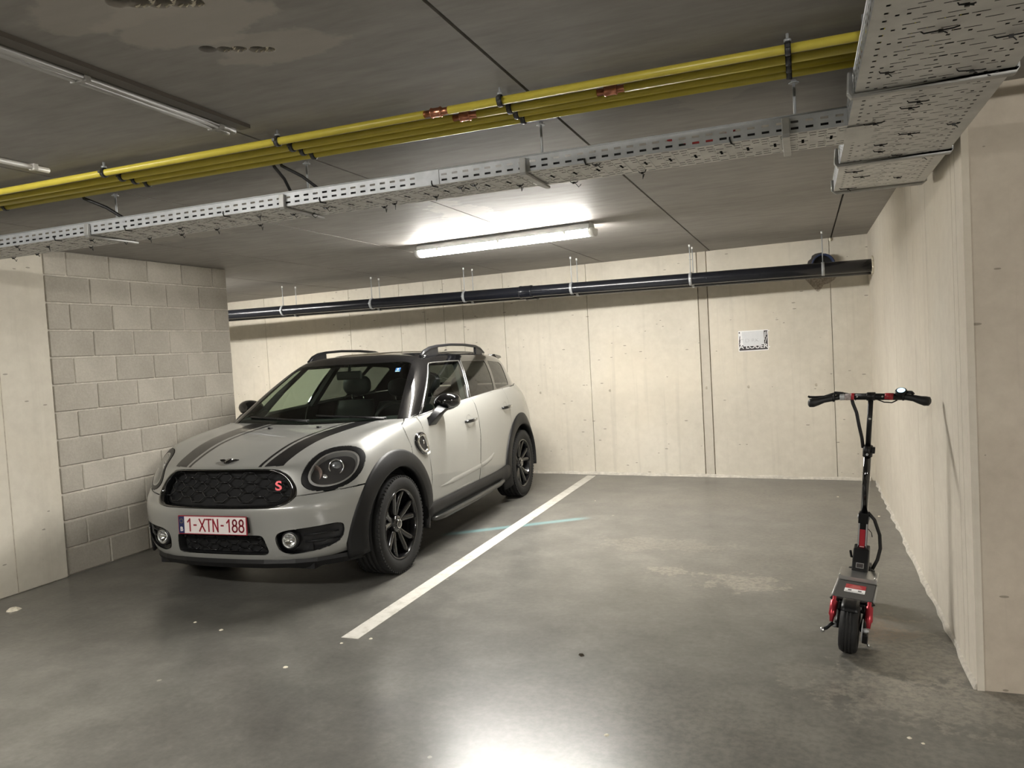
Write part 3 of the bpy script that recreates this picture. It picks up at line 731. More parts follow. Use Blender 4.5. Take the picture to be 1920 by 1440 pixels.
class Soup:
    """polygons with a tag each; can be cut along any implicit curve"""
    def __init__(s, V, N, F, tag='body'):
        s.V = [tuple(v) for v in V]; s.N = [tuple(v) for v in N]; s.F = list(F); s.T = [tag]*len(s.F)
    def cut(s, g, new, only=None, where=None, flip=False):
        V = np.array(s.V); G = np.asarray(g(V[:, 0], V[:, 1], V[:, 2]), float).copy()
        if flip: G = -G
        G[np.abs(G) < 1e-5] = 1e-5
        W = None if where is None else np.asarray(where(V[:, 0], V[:, 1], V[:, 2]))
        ed = {}; nF = []; nT = []
        def x(a, b):
            k = (a, b) if a < b else (b, a)
            if k not in ed:
                t = G[k[0]]/(G[k[0]]-G[k[1]]); t = min(max(t, .02), .98)
                p, q = s.V[k[0]], s.V[k[1]]; m, n = s.N[k[0]], s.N[k[1]]
                s.V.append(tuple(p[i]+(q[i]-p[i])*t for i in range(3))); s.N.append(tuple(m[i]+(n[i]-m[i])*t for i in range(3)))
                ed[k] = len(s.V)-1
            return ed[k]
        for f, t in zip(s.F, s.T):
            if (only is not None and t not in only) or (W is not None and not all(W[i] for i in f)):
                nF.append(f); nT.append(t); continue
            sg = [G[i] < 0 for i in f]
            if not any(sg): nF.append(f); nT.append(t); continue
            if all(sg): nF.append(f); nT.append(new); continue
            A = []; B = []
            for k in range(len(f)):
                a, b = f[k], f[(k+1) % len(f)]
                (B if sg[k] else A).append(a)
                if sg[k] != sg[(k+1) % len(f)]:
                    c = x(a, b); A.append(c); B.append(c)
            for P_, t2 in ((A, t), (B, new)):
                if len(P_) >= 3: nF.append(tuple(P_)); nT.append(t2)
        # faces next to a cut that kept their tag get the new vertex too (no cracks)
        if ed:
            out = []
            for f in nF:
                r = []
                for k in range(len(f)):
                    a, b = f[k], f[(k+1) % len(f)]; r.append(a)
                    c = ed.get((a, b) if a < b else (b, a))
                    if c is not None and c not in f: r.append(c)
                out.append(tuple(r))
            nF = out
        s.F = nF; s.T = nT; return s
    def part(s, tag, name, mat, parent, gap=0, skirt=0, mirror='both', off=0.0, smooth=True, ignore=()):
        tags = tag if isinstance(tag, (list, tuple, set)) else [tag]
        fs = [f for f, t in zip(s.F, s.T) if t in tags]
        if not fs: print('EMPTY PART', tag); return None
        ids = {}; V = []; N = []; F = []
        for f in fs:
            r = []
            for i in f:
                if i not in ids: ids[i] = len(V); V.append(np.array(s.V[i])); N.append(np.array(s.N[i]))
                r.append(ids[i])
            F.append(r)
        ec = {}
        for k, f in enumerate(F):
            for i in range(len(f)): ec.setdefault(tuple(sorted((f[i], f[(i+1) % len(f)]))), []).append((f[i], f[(i+1) % len(f)]))
        bd = [e[0] for e in ec.values() if len(e) == 1]
        ig = {i for f, t in zip(s.F, s.T) if t in ignore for i in f}; rev = {v: k for k, v in ids.items()}
        bd = [e for e in bd if not (rev[e[0]] in ig and rev[e[1]] in ig)]
        bd = [e for e in bd if not (abs(V[e[0]][1]) < 1e-6 and abs(V[e[1]][1]) < 1e-6)]
        if off: V = [v+n/np.linalg.norm(n)*off for v, n in zip(V, N)]
        if gap:
            mv = {}
            for a, b in bd:
                d = V[b]-V[a]; L = np.linalg.norm(d)+1e-9; nn = N[a]+N[b]; w = np.cross(nn, d/L); w /= np.linalg.norm(w)+1e-9
                for i in (a, b): mv[i] = mv.get(i, 0)+w
            for i, w in mv.items():
                l = np.linalg.norm(w); 
                if l > 1e-6:
                    w = w/l*gap
                    if abs(V[i][1]) < 1e-6: w[1] = 0
                    V[i] = V[i]+w
        if skirt:
            nd = {}
            for a, b in bd:
                for i in (a, b):
                    if i not in nd: nd[i] = len(V); V.append(V[i]-N[i]/np.linalg.norm(N[i])*skirt); N.append(N[i])
                F.append([b, a, nd[a], nd[b]])
        sides = {'both': [0, 1], 'left': [0], 'right': [1]}[mirror]
        VV = []; FF = []; NN = []; idm = {}
        for sd in sides:
            o = len(VV); mp = []
            for i, v in enumerate(V):
                if sd == 1 and 0 in sides and abs(v[1]) < 1e-6: mp.append(i); continue
                mp.append(len(VV)); VV.append((v[0], -v[1] if sd else v[1], v[2])); n = N[i]; NN.append((n[0], -n[1] if sd else n[1], n[2]))
            for f in F:
                g = [mp[i] for i in f]; FF.append(g[::-1] if sd else g)
        me = bpy.data.meshes.new(name); me.from_pydata(VV, [], FF); me.update()
        me.polygons.foreach_set('use_smooth', [smooth]*len(me.polygons))
        if smooth:
            nn = np.array(NN); nn /= np.linalg.norm(nn, axis=1)[:, None]+1e-12
            try: me.normals_split_custom_set_from_vertices([tuple(q) for q in nn])
            except Exception as ex: print(ex)
        return link(name, me, mat, parent)

def poly_sdf(u, v, pts, rad):
    """rounded convex polygon in 2-D, negative inside (points counter-clockwise)"""
    n = len(pts); d = []
    for k in range(n):
        (x0, y0), (x1, y1) = pts[k], pts[(k+1) % n]; L = math.hypot(x1-x0, y1-y0)
        d.append(((u-x0)*(y1-y0)-(v-y0)*(x1-x0))/L)
    D = np.array(d); k = max(rad, 1e-4); m = D.max(0)
    return m+k*np.log(np.exp((D-m)/k).sum(0))-0*k

def mirror_pts(p): return p+[(-a, b) for a, b in reversed(p) if abs(a) > 1e-6]

CA = .0297
car = thing('car', 'white compact crossover car with black roof and black bonnet stripes', 'car', (-3.4853, 4.5275, 0))
car.scale = (.992, .992, .992)
# local car axes: x forward, y to the car's left, z up
car.rotation_euler = (0, 0, math.atan2(-math.cos(CA), math.sin(CA)))

M['paint'] = (lambda t: (t.b.inputs['Base Color'].__setattr__('default_value', (.30, .30, .283, 1)), t.b.inputs['Roughness'].__setattr__('default_value', .42), t.b.inputs['Metallic'].__setattr__('default_value', .22),
     t.b.inputs['Coat Weight'].__setattr__('default_value', 1.0), t.b.inputs['Coat Roughness'].__setattr__('default_value', .03), t.m)[-1])(NT('white_car_paint'))
M['gloss'] = plain('gloss_black', (.003, .003, .0035), .06, coat=1.0)
M['clad'] = plain('black_cladding', (.008, .008, .0085), .5, spec=.3, noise=.1, nscale=300)
M['stripe'] = plain('black_stripe', (.005, .005, .006), .3, coat=.6)
M['hlring'] = plain('satin_black', (.004, .004, .0045), .35, spec=.3)
M['rail'] = plain('roof_rail_black', (.008, .008, .009), .4, spec=.3)
M['trimline'] = plain('window_trim_satin', (.34, .34, .33), .35, .85)
M['chrome'] = plain('chrome', (.75, .75, .75), .08, 1)
M['satin'] = plain('satin_silver', (.55, .55, .54), .3, .9)
M['tyre'] = plain('tyre_rubber', (.009, .009, .009), .75, noise=.2, nscale=60)
M['rim'] = plain('black_alloy', (.010, .010, .011), .22, .4, coat=.6)
M['dark'] = plain('dark_interior', (.004, .004, .0045), .8)
M['trim'] = plain('interior_trim', (.014, .014, .015), .6)
def glass(name, tint, spec_rough=.0, ior=1.45):
    t = NT(name); nt = t.t; out = nt.nodes['Material Output']
    tr = t.n('ShaderNodeBsdfTransparent'); tr.inputs[0].default_value = (*tint, 1)
    gl = t.n('ShaderNodeBsdfGlossy'); gl.inputs['Roughness'].default_value = spec_rough; gl.inputs[0].default_value = (1, 1, 1, 1)
    fr = t.n('ShaderNodeFresnel'); ge = t.n('ShaderNodeNewGeometry'); t.l(t.math('ADD', t.math('MULTIPLY', ge.outputs['Backfacing'], 1/ior-ior), ior), fr.inputs[0])  # thin pane: same reflection from both faces
    mx = t.n('ShaderNodeMixShader'); t.l(fr.outputs[0], mx.inputs[0]); t.l(tr.outputs[0], mx.inputs[1]); t.l(gl.outputs[0], mx.inputs[2]); t.l(mx.outputs[0], out.inputs[0])
    return t.m
M['glass'] = glass('windscreen_glass', (.62, .72, .64))
M['glass_side'] = glass('side_glass', (.50, .56, .50))
M['glass_dark'] = glass('privacy_glass', (.16, .17, .16))
M['lens'] = glass('clear_lens', (.93, .94, .95), .0, 1.35)

# ---- lower body cage (left half); columns run round the car from nose to tail, rows from sill to shoulder
G = [
 [(.705, 0, .240), (.738, 0, .305), (.778, 0, .49), (.785, 0, .592), (.738, 0, .652), (.692, 0, .788), (.655, 0, .846)],
 [(.695, .27, .240), (.728, .27, .305), (.765, .27, .49), (.771, .27, .592), (.726, .27, .652), (.678, .27, .788), (.637, .26, .848)],
 [(.645, .50, .245), (.685, .51, .308), (.712, .52, .49), (.716, .52, .597), (.672, .50, .657), (.620, .49, .788), (.566, .46, .860)],
 [(.575, .64, .255), (.605, .665, .318), (.625, .68, .49), (.620, .68, .605), (.586, .66, .667), (.533, .63, .798), (.460, .585, .890)],
 [(.485, .735, .27), (.512, .77, .335), (.520, .785, .49), (.508, .785, .615), (.485, .77, .680), (.437, .735, .806), (.372, .675, .908)],
 [(.410, .79, .28), (.425, .83, .35), (.420, .848, .49), (.410, .848, .62), (.392, .84, .692), (.350, .808, .816), (.295, .735, .927)],
 [(.220, .825, .28), (.220, .868, .35), (.220, .882, .50), (.220, .882, .63), (.212, .877, .705), (.195, .850, .835), (.165, .772, .950)],
 [(-.10, .84, .27), (-.10, .878, .36), (-.10, .893, .50), (-.10, .893, .63), (-.10, .888, .72), (-.10, .868, .862), (-.11, .800, .986)],
 [(-.43, .85, .25), (-.43, .885, .36), (-.43, .898, .50), (-.43, .899, .63), (-.43, .895, .74), (-.43, .876, .892), (-.43, .826, 1.022)],
 [(-.95, .855, .25), (-.95, .885, .36), (-.95, .900, .48), (-.95, .902, .63), (-.95, .900, .76), (-.95, .882, .925), (-.95, .836, 1.050)],
 [(-1.5, .855, .25), (-1.5, .885, .36), (-1.5, .900, .48), (-1.5, .902, .63), (-1.5, .901, .77), (-1.5, .885, .945), (-1.5, .840, 1.072)],
 [(-2.05, .85, .26), (-2.05, .885, .36), (-2.05, .898, .50), (-2.05, .902, .65), (-2.05, .902, .79), (-2.05, .886, .965), (-2.05, .836, 1.094)],
 [(-2.67, .83, .28), (-2.67, .868, .37), (-2.67, .885, .52), (-2.67, .893, .67), (-2.67, .893, .82), (-2.67, .868, .99), (-2.67, .802, 1.114)],
 [(-3.08, .78, .30), (-3.08, .815, .38), (-3.08, .835, .53), (-3.08, .840, .68), (-3.08, .835, .83), (-3.08, .795, 1.00), (-3.06, .715, 1.12)],
 [(-3.36, .62, .32), (-3.40, .65, .40), (-3.42, .67, .54), (-3.41, .67, .69), (-3.38, .65, .84), (-3.32, .60, 1.00), (-3.25, .53, 1.12)],
 [(-3.44, 0, .33), (-3.48, 0, .41), (-3.51, 0, .55), (-3.49, 0, .70), (-3.46, 0, .85), (-3.39, 0, 1.00), (-3.30, 0, 1.12)]]
HD = [[(.420, 0, .922), (.410, .27, .925), (.385, .455, .928), (.345, .60, .932)],
      [(.18, 0, .965), (.18, .27, .968), (.175, .46, .970), (.17, .635, .965)],
      [(-.10, 0, .992), (-.10, .27, .996), (-.10, .47, .998), (-.105, .665, .995)],
      [(-.325, 0, 1.004), (-.335, .27, 1.008), (-.355, .48, 1.015), (-.39, .685, 1.022)]]
cg = Cage()
cg.grid([list(r) for r in zip(*G)][::-1])
F0 = [G[c][6] for c in range(4)]
rows = [F0+[G[4][6]]]+[HD[k]+[G[5+k][6]] for k in range(4)]
cg.grid(rows[::-1])
# ledge behind the cowl: inner belt edge
inner = [(p[6][0], p[6][1]-.06, p[6][2]+.004) for p in G[8:13]]
cg.grid([inner, [p[6] for p in G[8:13]]])
body = cg.surface(4, 6)

# openings and panel lines
def circ(cx, r): return lambda x, y, z: np.hypot(x-cx, z-.335)-r
side_f = lambda x, y, z: y > .55
body.cut(circ(0, .425), 'gone', where=side_f); body.cut(circ(-2.67, .425), 'gone', where=side_f)
def box_low(c): return lambda x, y, z: np.maximum(np.abs(x-c)-.40, z-.36)
body.cut(box_low(0), 'gone', where=side_f); body.cut(box_low(-2.67), 'gone', where=side_f)
frontm = lambda x, y, z: x > .25
# bonnet / bumper split, bonnet / wing split
def hoodline(x, y, z): return .652+.030*np.clip((y-.5)/.37, 0, 1.2)-z
body.cut(lambda x, y, z: -hoodline(x, y, z), 'bumper', only=['body'], where=lambda x, y, z: x > .15)
body.cut(lambda x, y, z: -(x+.250-.03*np.sin(np.clip((z-.84)/.2, 0, 1)*3.14)+.10*np.clip((z-.99)/.03, 0, 1)+.12*np.clip((.80-y)/.1, 0, 1)), 'hood', only=['body'], where=lambda x, y, z: (x > -.5) & (z > .5))
GR = [(-.42, .598), (.42, .598), (.495, .617), (.530, .655), (.520, .706), (.470, .775), (.40, .814), (.33, .822), (-.33, .822), (-.40, .814), (-.470, .775), (-.520, .706), (-.530, .655), (-.495, .617)]
body.cut(lambda x, y, z: poly_sdf(y, z, GR, .004), 'gone', where=lambda x, y, z: x > .4)
LG = [(-.332, .298), (.332, .298), (.346, .315), (.326, .412), (.318, .421), (-.318, .421), (-.326, .412), (-.346, .315)]
body.cut(lambda x, y, z: poly_sdf(y, z, LG, .005), 'gone', where=lambda x, y, z: x > .5)
FG = [(.47, .298), (.64, .312), (.735, .345), (.772, .400), (.775, .460), (.755, .472), (.46, .448), (.412, .425), (.402, .38), (.420, .322)]
body.cut(lambda x, y, z: poly_sdf(y, z, FG, .006), 'gone', where=lambda x, y, z: x > .42)
# headlamp outline on the front corner
HC = np.array([.455, .680, .797]); HT = np.array([-.66, .75, 0]); HT /= np.linalg.norm(HT)
def hl_uv(x, y, z): return (x-HC[0])*HT[0]+(y-HC[1])*HT[1], z-HC[2]
def hl(k): 
    def g(x, y, z):
        u, v = hl_uv(x, y, z); return (np.abs((u-.62*v)/(.188*k))**2.25+np.abs(v/(.122*k))**2.25)**(1/2.25)-1
    return g
hw = lambda x, y, z: (x > .15) & (y > .35) & (z > .55)
body.cut(hl(1.0), 'hl_ring', where=hw, only=['hood', 'bumper', 'body']); body.cut(hl(.82), 'hl_chrome', only=['hl_ring']); body.cut(hl(.73), 'hl_lens', only=['hl_chrome'])
# stripes follow the bonnet
def band(a0, b0, a1, b1): # front inner/outer, rear inner/outer
    def g(x, y, z):
        t = np.clip((.66-x)/(.66+.35), -.05, 1.05); a = a0+(a1-a0)*t; b = b0+(b1-b0)*t
        return np.abs(y-(a+b)/2)-(b-a)/2
    return g
top_f = lambda x, y, z: z > .835
body.cut(band(.262, .284, .315, .345), 'stripe_thin', only=['hood'], where=top_f)
body.cut(band(.302, .415, .385, .555), 'stripe_wide', only=['hood'], where=top_f)
# doors
DB = .368
def door_f(x, y, z):
    fr = -.455-.06*np.clip((1.03-z)/.45, 0, 1)+.06*np.clip((.55-z)/.2, 0, 1); rr = -1.535+.055*np.clip((.75-z)/.35, 0, 1)
    return np.maximum(np.maximum(x-fr, rr-x), DB-z)
def door_r(x, y, z):
    fr = -1.535+.055*np.clip((.75-z)/.35, 0, 1); rr = -2.205
    ar = .49-np.hypot(x+2.67, z-.335)
    return np.maximum(np.maximum(np.maximum(x-fr, np.where(z > .65, -2.36-x+.3*(1-z)*0, -2.36-x)), DB-z), ar)
belt_f = lambda x, y, z: (y > .6) & (x < -.36)
body.cut(door_f, 'door_front', only=['body'], where=belt_f); body.cut(door_r, 'door_rear', only=['body'], where=belt_f)
body.T = [t for t in body.T]

# ---- greenhouse cage
GH = [ # rows: base, mid, top of glass, roof edge
 [(-.30, 0, 1.000), (-.32, .30, 1.006), (-.375, .60, 1.018), (-.455, .79, 1.028), (-.95, .818, 1.046), (-1.5, .822, 1.068), (-2.05, .818, 1.090), (-2.67, .785, 1.110), (-3.10, .675, 1.125), (-3.26, .45, 1.13), (-3.30, 0, 1.13)],
 [(-.625, 0, 1.232), (-.64, .285, 1.234), (-.69, .545, 1.236), (-.765, .702, 1.238), (-1.08, .735, 1.246), (-1.52, .742, 1.258), (-2.05, .740, 1.262), (-2.74, .708, 1.258), (-3.08, .62, 1.25), (-3.22, .42, 1.25), (-3.26, 0, 1.25)],
 [(-.975, 0, 1.462), (-.985, .27, 1.458), (-1.025, .485, 1.445), (-1.085, .598, 1.426), (-1.28, .632, 1.428), (-1.62, .642, 1.426), (-2.12, .640, 1.416), (-2.80, .618, 1.390), (-3.03, .55, 1.385), (-3.13, .38, 1.39), (-3.16, 0, 1.40)],
 [(-1.12, 0, 1.503), (-1.12, .25, 1.500), (-1.15, .44, 1.487), (-1.20, .525, 1.473), (-1.36, .555, 1.480), (-1.68, .565, 1.485), (-2.15, .562, 1.478), (-2.76, .54, 1.448), (-2.96, .47, 1.436), (-3.05, .34, 1.44), (-3.08, 0, 1.445)]]
gc = Cage(); gc.grid(GH[::-1])
R3 = GH[3]
RI = [[(-1.36, 0, 1.522), (-1.36, .25, 1.518), (-1.36, .43, 1.504)], [(-1.68, 0, 1.528), (-1.68, .26, 1.524), (-1.68, .44, 1.509)], [(-2.15, 0, 1.520), (-2.15, .26, 1.516), (-2.15, .44, 1.502)], [(-2.76, 0, 1.486), (-2.76, .25, 1.482), (-2.76, .42, 1.469)]]
rr_ = [R3[0:4]]+[RI[k]+[R3[4+k]] for k in range(4)]+[[R3[10], R3[9], R3[8]]]
for k in range(4):
    a, b = rr_[k], rr_[k+1]
    for i in range(3): gc.q(b[i], b[i+1], a[i+1], a[i])
a = rr_[4]
gc.q(R3[10], R3[9], a[1], a[0]); gc.q(R3[9], R3[8], a[2], a[1]); gc.q(R3[8], R3[7], a[2], a[2]) if False else None
gh = gc.surface(4, 6)
ws_x = lambda z: -.30-1.46*(z-1.0)
WSP = [(-.715, 1.010), (.715, 1.010), (.545, 1.420), (.50, 1.436), (-.50, 1.436), (-.545, 1.420)]
gh.cut(lambda x, y, z: poly_sdf(y, z, WSP, .006), 'windscreen', where=lambda x, y, z: x > ws_x(z)-.17)
sidew = lambda x, y, z: (y > .52) & (x < -.35)
W1 = [(-1.500, 1.086), (-.600, 1.052), (-1.115, 1.398), (-1.150, 1.407), (-1.705, 1.407)]
W2 = [(-2.185, 1.112), (-1.560, 1.090), (-1.775, 1.405), (-2.385, 1.396)]
W3 = [(-2.70, 1.130), (-2.245, 1.116), (-2.455, 1.390), (-2.800, 1.365), (-2.840, 1.340)]
def ccw(P_):
    A_ = sum(P_[i][0]*P_[(i+1) % len(P_)][1]-P_[(i+1) % len(P_)][0]*P_[i][1] for i in range(len(P_))); return P_ if A_ > 0 else P_[::-1]
W1, W2, W3 = map(ccw, (W1, W2, W3))
gh.cut(lambda x, y, z: poly_sdf(x, z, W1, .004), 'window_front', where=sidew, only=['body'])
gh.cut(lambda x, y, z: poly_sdf(x, z, W2, .004), 'window_rear', where=sidew, only=['body'])
gh.cut(lambda x, y, z: poly_sdf(x, z, W3, .004), 'window_quarter', where=sidew, only=['body'])
RW = [(-.46, 1.16), (.46, 1.16), (.40, 1.36), (-.40, 1.36)]
gh.cut(lambda x, y, z: poly_sdf(y, z, RW, .01), 'window_back', where=lambda x, y, z: x < -2.9, only=['body'])
gh.cut(lambda x, y, z: 1.437-z, 'roof', only=['body'])

pc_ = dict(gap=.003, skirt=.018)
body.part('body', 'body_shell', M['paint'], car, **pc_)
body.part(['body', 'hood', 'bumper', 'door_front', 'door_rear', 'stripe_wide', 'stripe_thin'], 'seam_liner', M['dark'], car, 0, 0, 'both', -.016)  # dark liner added behind the panels so their gaps look black
hood_o = body.part('hood', 'bonnet', M['paint'], car, .005, .014, ignore=('stripe_wide', 'stripe_thin'))
for sd in ('left', 'right'):
    body.part('stripe_wide', 'bonnet_stripe', M['stripe'], hood_o, 0, 0, sd); body.part('stripe_thin', 'bonnet_stripe', M['stripe'], hood_o, 0, 0, sd)
bump_o = body.part('bumper', 'front_bumper', M['paint'], car, .004, .022)
doors = {}
for sd in ('left', 'right'):
    doors['f', sd] = body.part('door_front', 'front_door', M['paint'], car, .0055, .02, sd); doors['r', sd] = body.part('door_rear', 'rear_door', M['paint'], car, .0055, .02, sd)
gh.part('body', 'window_pillars', M['gloss'], car, 0, .006)
roof_o = gh.part('roof', 'roof', M['gloss'], car)
gh.part('windscreen', 'windscreen', M['glass'], car, 0, 0, 'both', -.002)
gh.part('window_back', 'rear_window', M['glass_dark'], car, 0, 0, 'both', -.002)
for sd in ('left', 'right'):
    gh.part('window_front', 'window_glass', M['glass_side'], doors['f', sd], 0, 0, sd, -.003)
    gh.part('window_rear', 'window_glass', M['glass_dark'], doors['r', sd], 0, 0, sd, -.003)
    gh.part('window_quarter', 'quarter_window', M['glass_dark'], car, 0, 0, sd, -.003)

# surface samplers
BV = np.array(body.V); GV = np.array(gh.V)
def samp(P_, ia, ib, ic, a, b, mask, k=6):
    Q = P_[mask(P_)]; d = np.hypot(Q[:, ia]-a, Q[:, ib]-b); i = np.argpartition(d, k)[:k]; w = 1/(d[i]+1e-4)**2; return float((Q[i, ic]*w).sum()/w.sum())
def by(x, z): return samp(BV, 0, 2, 1, x, z, lambda q: q[:, 1] > .45)
def bx(y, z): return samp(BV, 1, 2, 0, abs(y), z, lambda q: q[:, 0] > .25)
def bz(x, y): return samp(BV, 0, 1, 2, x, abs(y), lambda q: (q[:, 2] > .8) & (q[:, 0] > -.45))
def gy(x, z): return samp(GV, 0, 2, 1, x, z, lambda q: (q[:, 1] > .5))
def gx(y, z): return samp(GV, 1, 2, 0, abs(y), z, lambda q: q[:, 0] > -1.3)
def gz(x, y): return samp(GV, 0, 1, 2, x, abs(y), lambda q: q[:, 2] > 1.40)
def sides():
    return ((1, 'left'), (-1, 'right'))
def sm_poly(pts, n=3):
    """round a closed outline by corner cutting"""
    for _ in range(n):
        q = []
        for i in range(len(pts)):
            a, b = Vector(pts[i]), Vector(pts[(i+1) % len(pts)]); q += [a*.75+b*.25, a*.25+b*.75]
        pts = q
    return pts

# ---- headlamps
M['hlbowl'] = plain('lamp_bowl', (.10, .095, .095), .3, .7)
M['amber'] = plain('indicator_reflector', (.45, .34, .31), .15, .9)
M['projector'] = plain('projector_lens', (.25, .26, .27), .04, .6, coat=1)
for s, sd in sides():
    h = body.part('hl_ring', 'headlamp', M['hlring'], car, .001, .012, sd, .003)
    body.part('hl_chrome', 'lamp_bezel', M['satin'], h, .002, .05, sd, .001)
    body.part('hl_lens', 'lamp_bowl', M['hlbowl'], h, 0, 0, sd, -.045)
    body.part('hl_lens', 'lamp_lens', M['lens'], h, -.003, 0, sd, .002)
    c0 = Vector((.440, .688*s, .800)); ax = Vector((.80, .52*s, .06)).normalized()
    MB().lathe([(-.02, .042), (.030, .042), (.034, .046), (.026, .050), (-.03, .052)], c0-ax*.035, ax, 24).build('projector_ring', M['chrome'], h)
    MB().lathe([(-.01, .0405), (.004, .036), (.014, .026), (.019, .012), (.021, .0)], c0-ax*.035, ax, 24).build('projector_eye', M['projector'], h)
    c1 = Vector((.538, .585*s, .775)); ax1 = Vector((.9, .35*s, .05)).normalized()
    MB().lathe([(-.02, .012), (-.012, .030), (.004, .050), (.006, .052), (.004, .048), (-.014, .026), (-.022, 0)], c1-ax1*.012, ax1, 20).build('reflector', M['amber'], h)
    c2 = Vector((.500, .632*s, .742)); 
    MB().lathe([(-.02, .018), (.004, .022), (.010, .014), (.012, 0)], c2-ax1*.008, ax1, 16).build('lamp_bulb', M['chrome'], h)

# ---- main grille
def ring_pts(poly, k, dx, cz, cy=0):
    return [(bx(cy+(p[0]-cy)*k, cz+(p[1]-cz)*k)+dx, cy+(p[0]-cy)*k, cz+(p[1]-cz)*k) for p in poly]
GP = [tuple(p) for p in sm_poly([(-.42, .596), (.42, .596), (.497, .615), (.533, .655), (.523, .708), (.472, .777), (.40, .816), (.33, .824), (-.33, .824), (-.40, .816), (-.472, .777), (-.523, .708), (-.533, .655), (-.497, .615)], 2)]
gr = thing('tmp', '', ''); bpy.data.objects.remove(gr)
gf = MB().rings([ring_pts(GP, k, d, .71) for k, d in ((1.0, -.012), (1.0, .004), (.985, .012), (.95, .010), (.925, -.012), (.915, -.04))], False, True, False)
grille = gf.build('grille', M['gloss'], car)
def inside(poly, y, z):
    c = False; n = len(poly)
    for i in range(n):
        (a, b), (e, f) = poly[i], poly[(i+1) % n]
        if (b > z) != (f > z) and y < (e-a)*(z-b)/(f-b)+a: c = not c
    return c
def hexmesh(poly, w, h, z0, xo, r, k, cz, nm, mat, parent):
    P2 = [((p[0])*k, cz+(p[1]-cz)*k) for p in poly]; m = MB(); seen = set()
    zs = [p[1] for p in P2]; ys = [p[0] for p in P2]
    for i in range(-14, 15):
        for jx in range(-8, 9):
            cy_ = i*w*.75; cz_ = z0+jx*h+(h/2 if i % 2 else 0)
            hx = [(cy_-w/2, cz_), (cy_-w/4, cz_+h/2), (cy_+w/4, cz_+h/2), (cy_+w/2, cz_), (cy_+w/4, cz_-h/2), (cy_-w/4, cz_-h/2)]
            for q in range(6):
                a, b = hx[q], hx[(q+1) % 6]; key = tuple(sorted(((round(a[0], 3), round(a[1], 3)), (round(b[0], 3), round(b[1], 3)))))
                if key in seen or not (inside(P2, *a) and inside(P2, *b)): continue
                seen.add(key)
                m.tube([(bx(a[0], a[1])+xo, a[0], a[1]), (bx(b[0], b[1])+xo, b[0], b[1])], r, 4)
    return m.build(nm, mat, parent)
M['mesh'] = plain('grille_bars', (.010, .010, .011), .35, coat=.3)
hexmesh(GP, .125, .058, .712, -.032, .0042, .96, .71, 'honeycomb_bars', M['mesh'], grille)
def backing(poly, k, cz, xo, nm, parent, cy=0):
    pts = [(bx(cy+(p[0]-cy)*k, cz+(p[1]-cz)*k)+xo, cy+(p[0]-cy)*k, cz+(p[1]-cz)*k) for p in poly]; c = (bx(cy, cz)+xo, cy, cz)
    return MB().add(pts+[c], [(i, (i+1) % len(pts), len(pts)) for i in range(len(pts))], True).build(nm, M['dark'], parent)
backing(GP, .97, .71, -.062, 'grille_backing', grille)
# red letter badge on the mesh and winged badge on the bonnet
M['badge_red'] = plain('badge_red', (.45, .06, .07), .25, .4)
def fmat(p, n, up=Vector((0, 0, 1))):
    n = Vector(n).normalized(); x = up.cross(n).normalized(); y = n.cross(x)
    return Matrix(((x.x, y.x, n.x, p[0]), (x.y, y.y, n.y, p[1]), (x.z, y.z, n.z, p[2]), (0, 0, 0, 1)))
yb_, zb_ = .405, .715
txt('S', .095, .004, M['badge_red'], 'letter_badge', grille, fmat((bx(yb_, zb_)-.014, yb_, zb_), (.95, .25, .30)) @ Matrix.Shear('XZ', 4, (0, 0)) if False else fmat((bx(yb_, zb_)-.016, yb_, zb_), (.93, .28, .22)), (1.0, .85), .002)
ex = .615; ez = bz(ex, 0)
EM = fmat((ex, 0, ez+.005), (.42, 0, .91), Vector((0, 0, 1)))
wing = [(-.075, .016), (-.045, .020), (-.022, .012), (-.020, .020), (-.008, .026), (.008, .026), (.020, .020), (.022, .012), (.045, .020), (.075, .016), (.060, .002), (.030, -.006), (.018, -.022), (0, -.026), (-.018, -.022), (-.030, -.006), (-.060, .002)]
MB().prism(wing, (0, 0, .006), (0, 0, -.002), (1, 0, 0), (0, 1, 0)).xf(EM).build('winged_badge', M['gloss'], hood_o)
MB().lathe([(.004, .021), (.0065, .019), (.0065, 0)], (0, 0, 0), (0, 0, 1), 20).xf(EM).build('badge_disc', M['chrome'], bpy.data.objects['winged_badge']).active_material_index = 0
bpy.data.objects['badge_disc'].data.materials[0] = M['gloss']

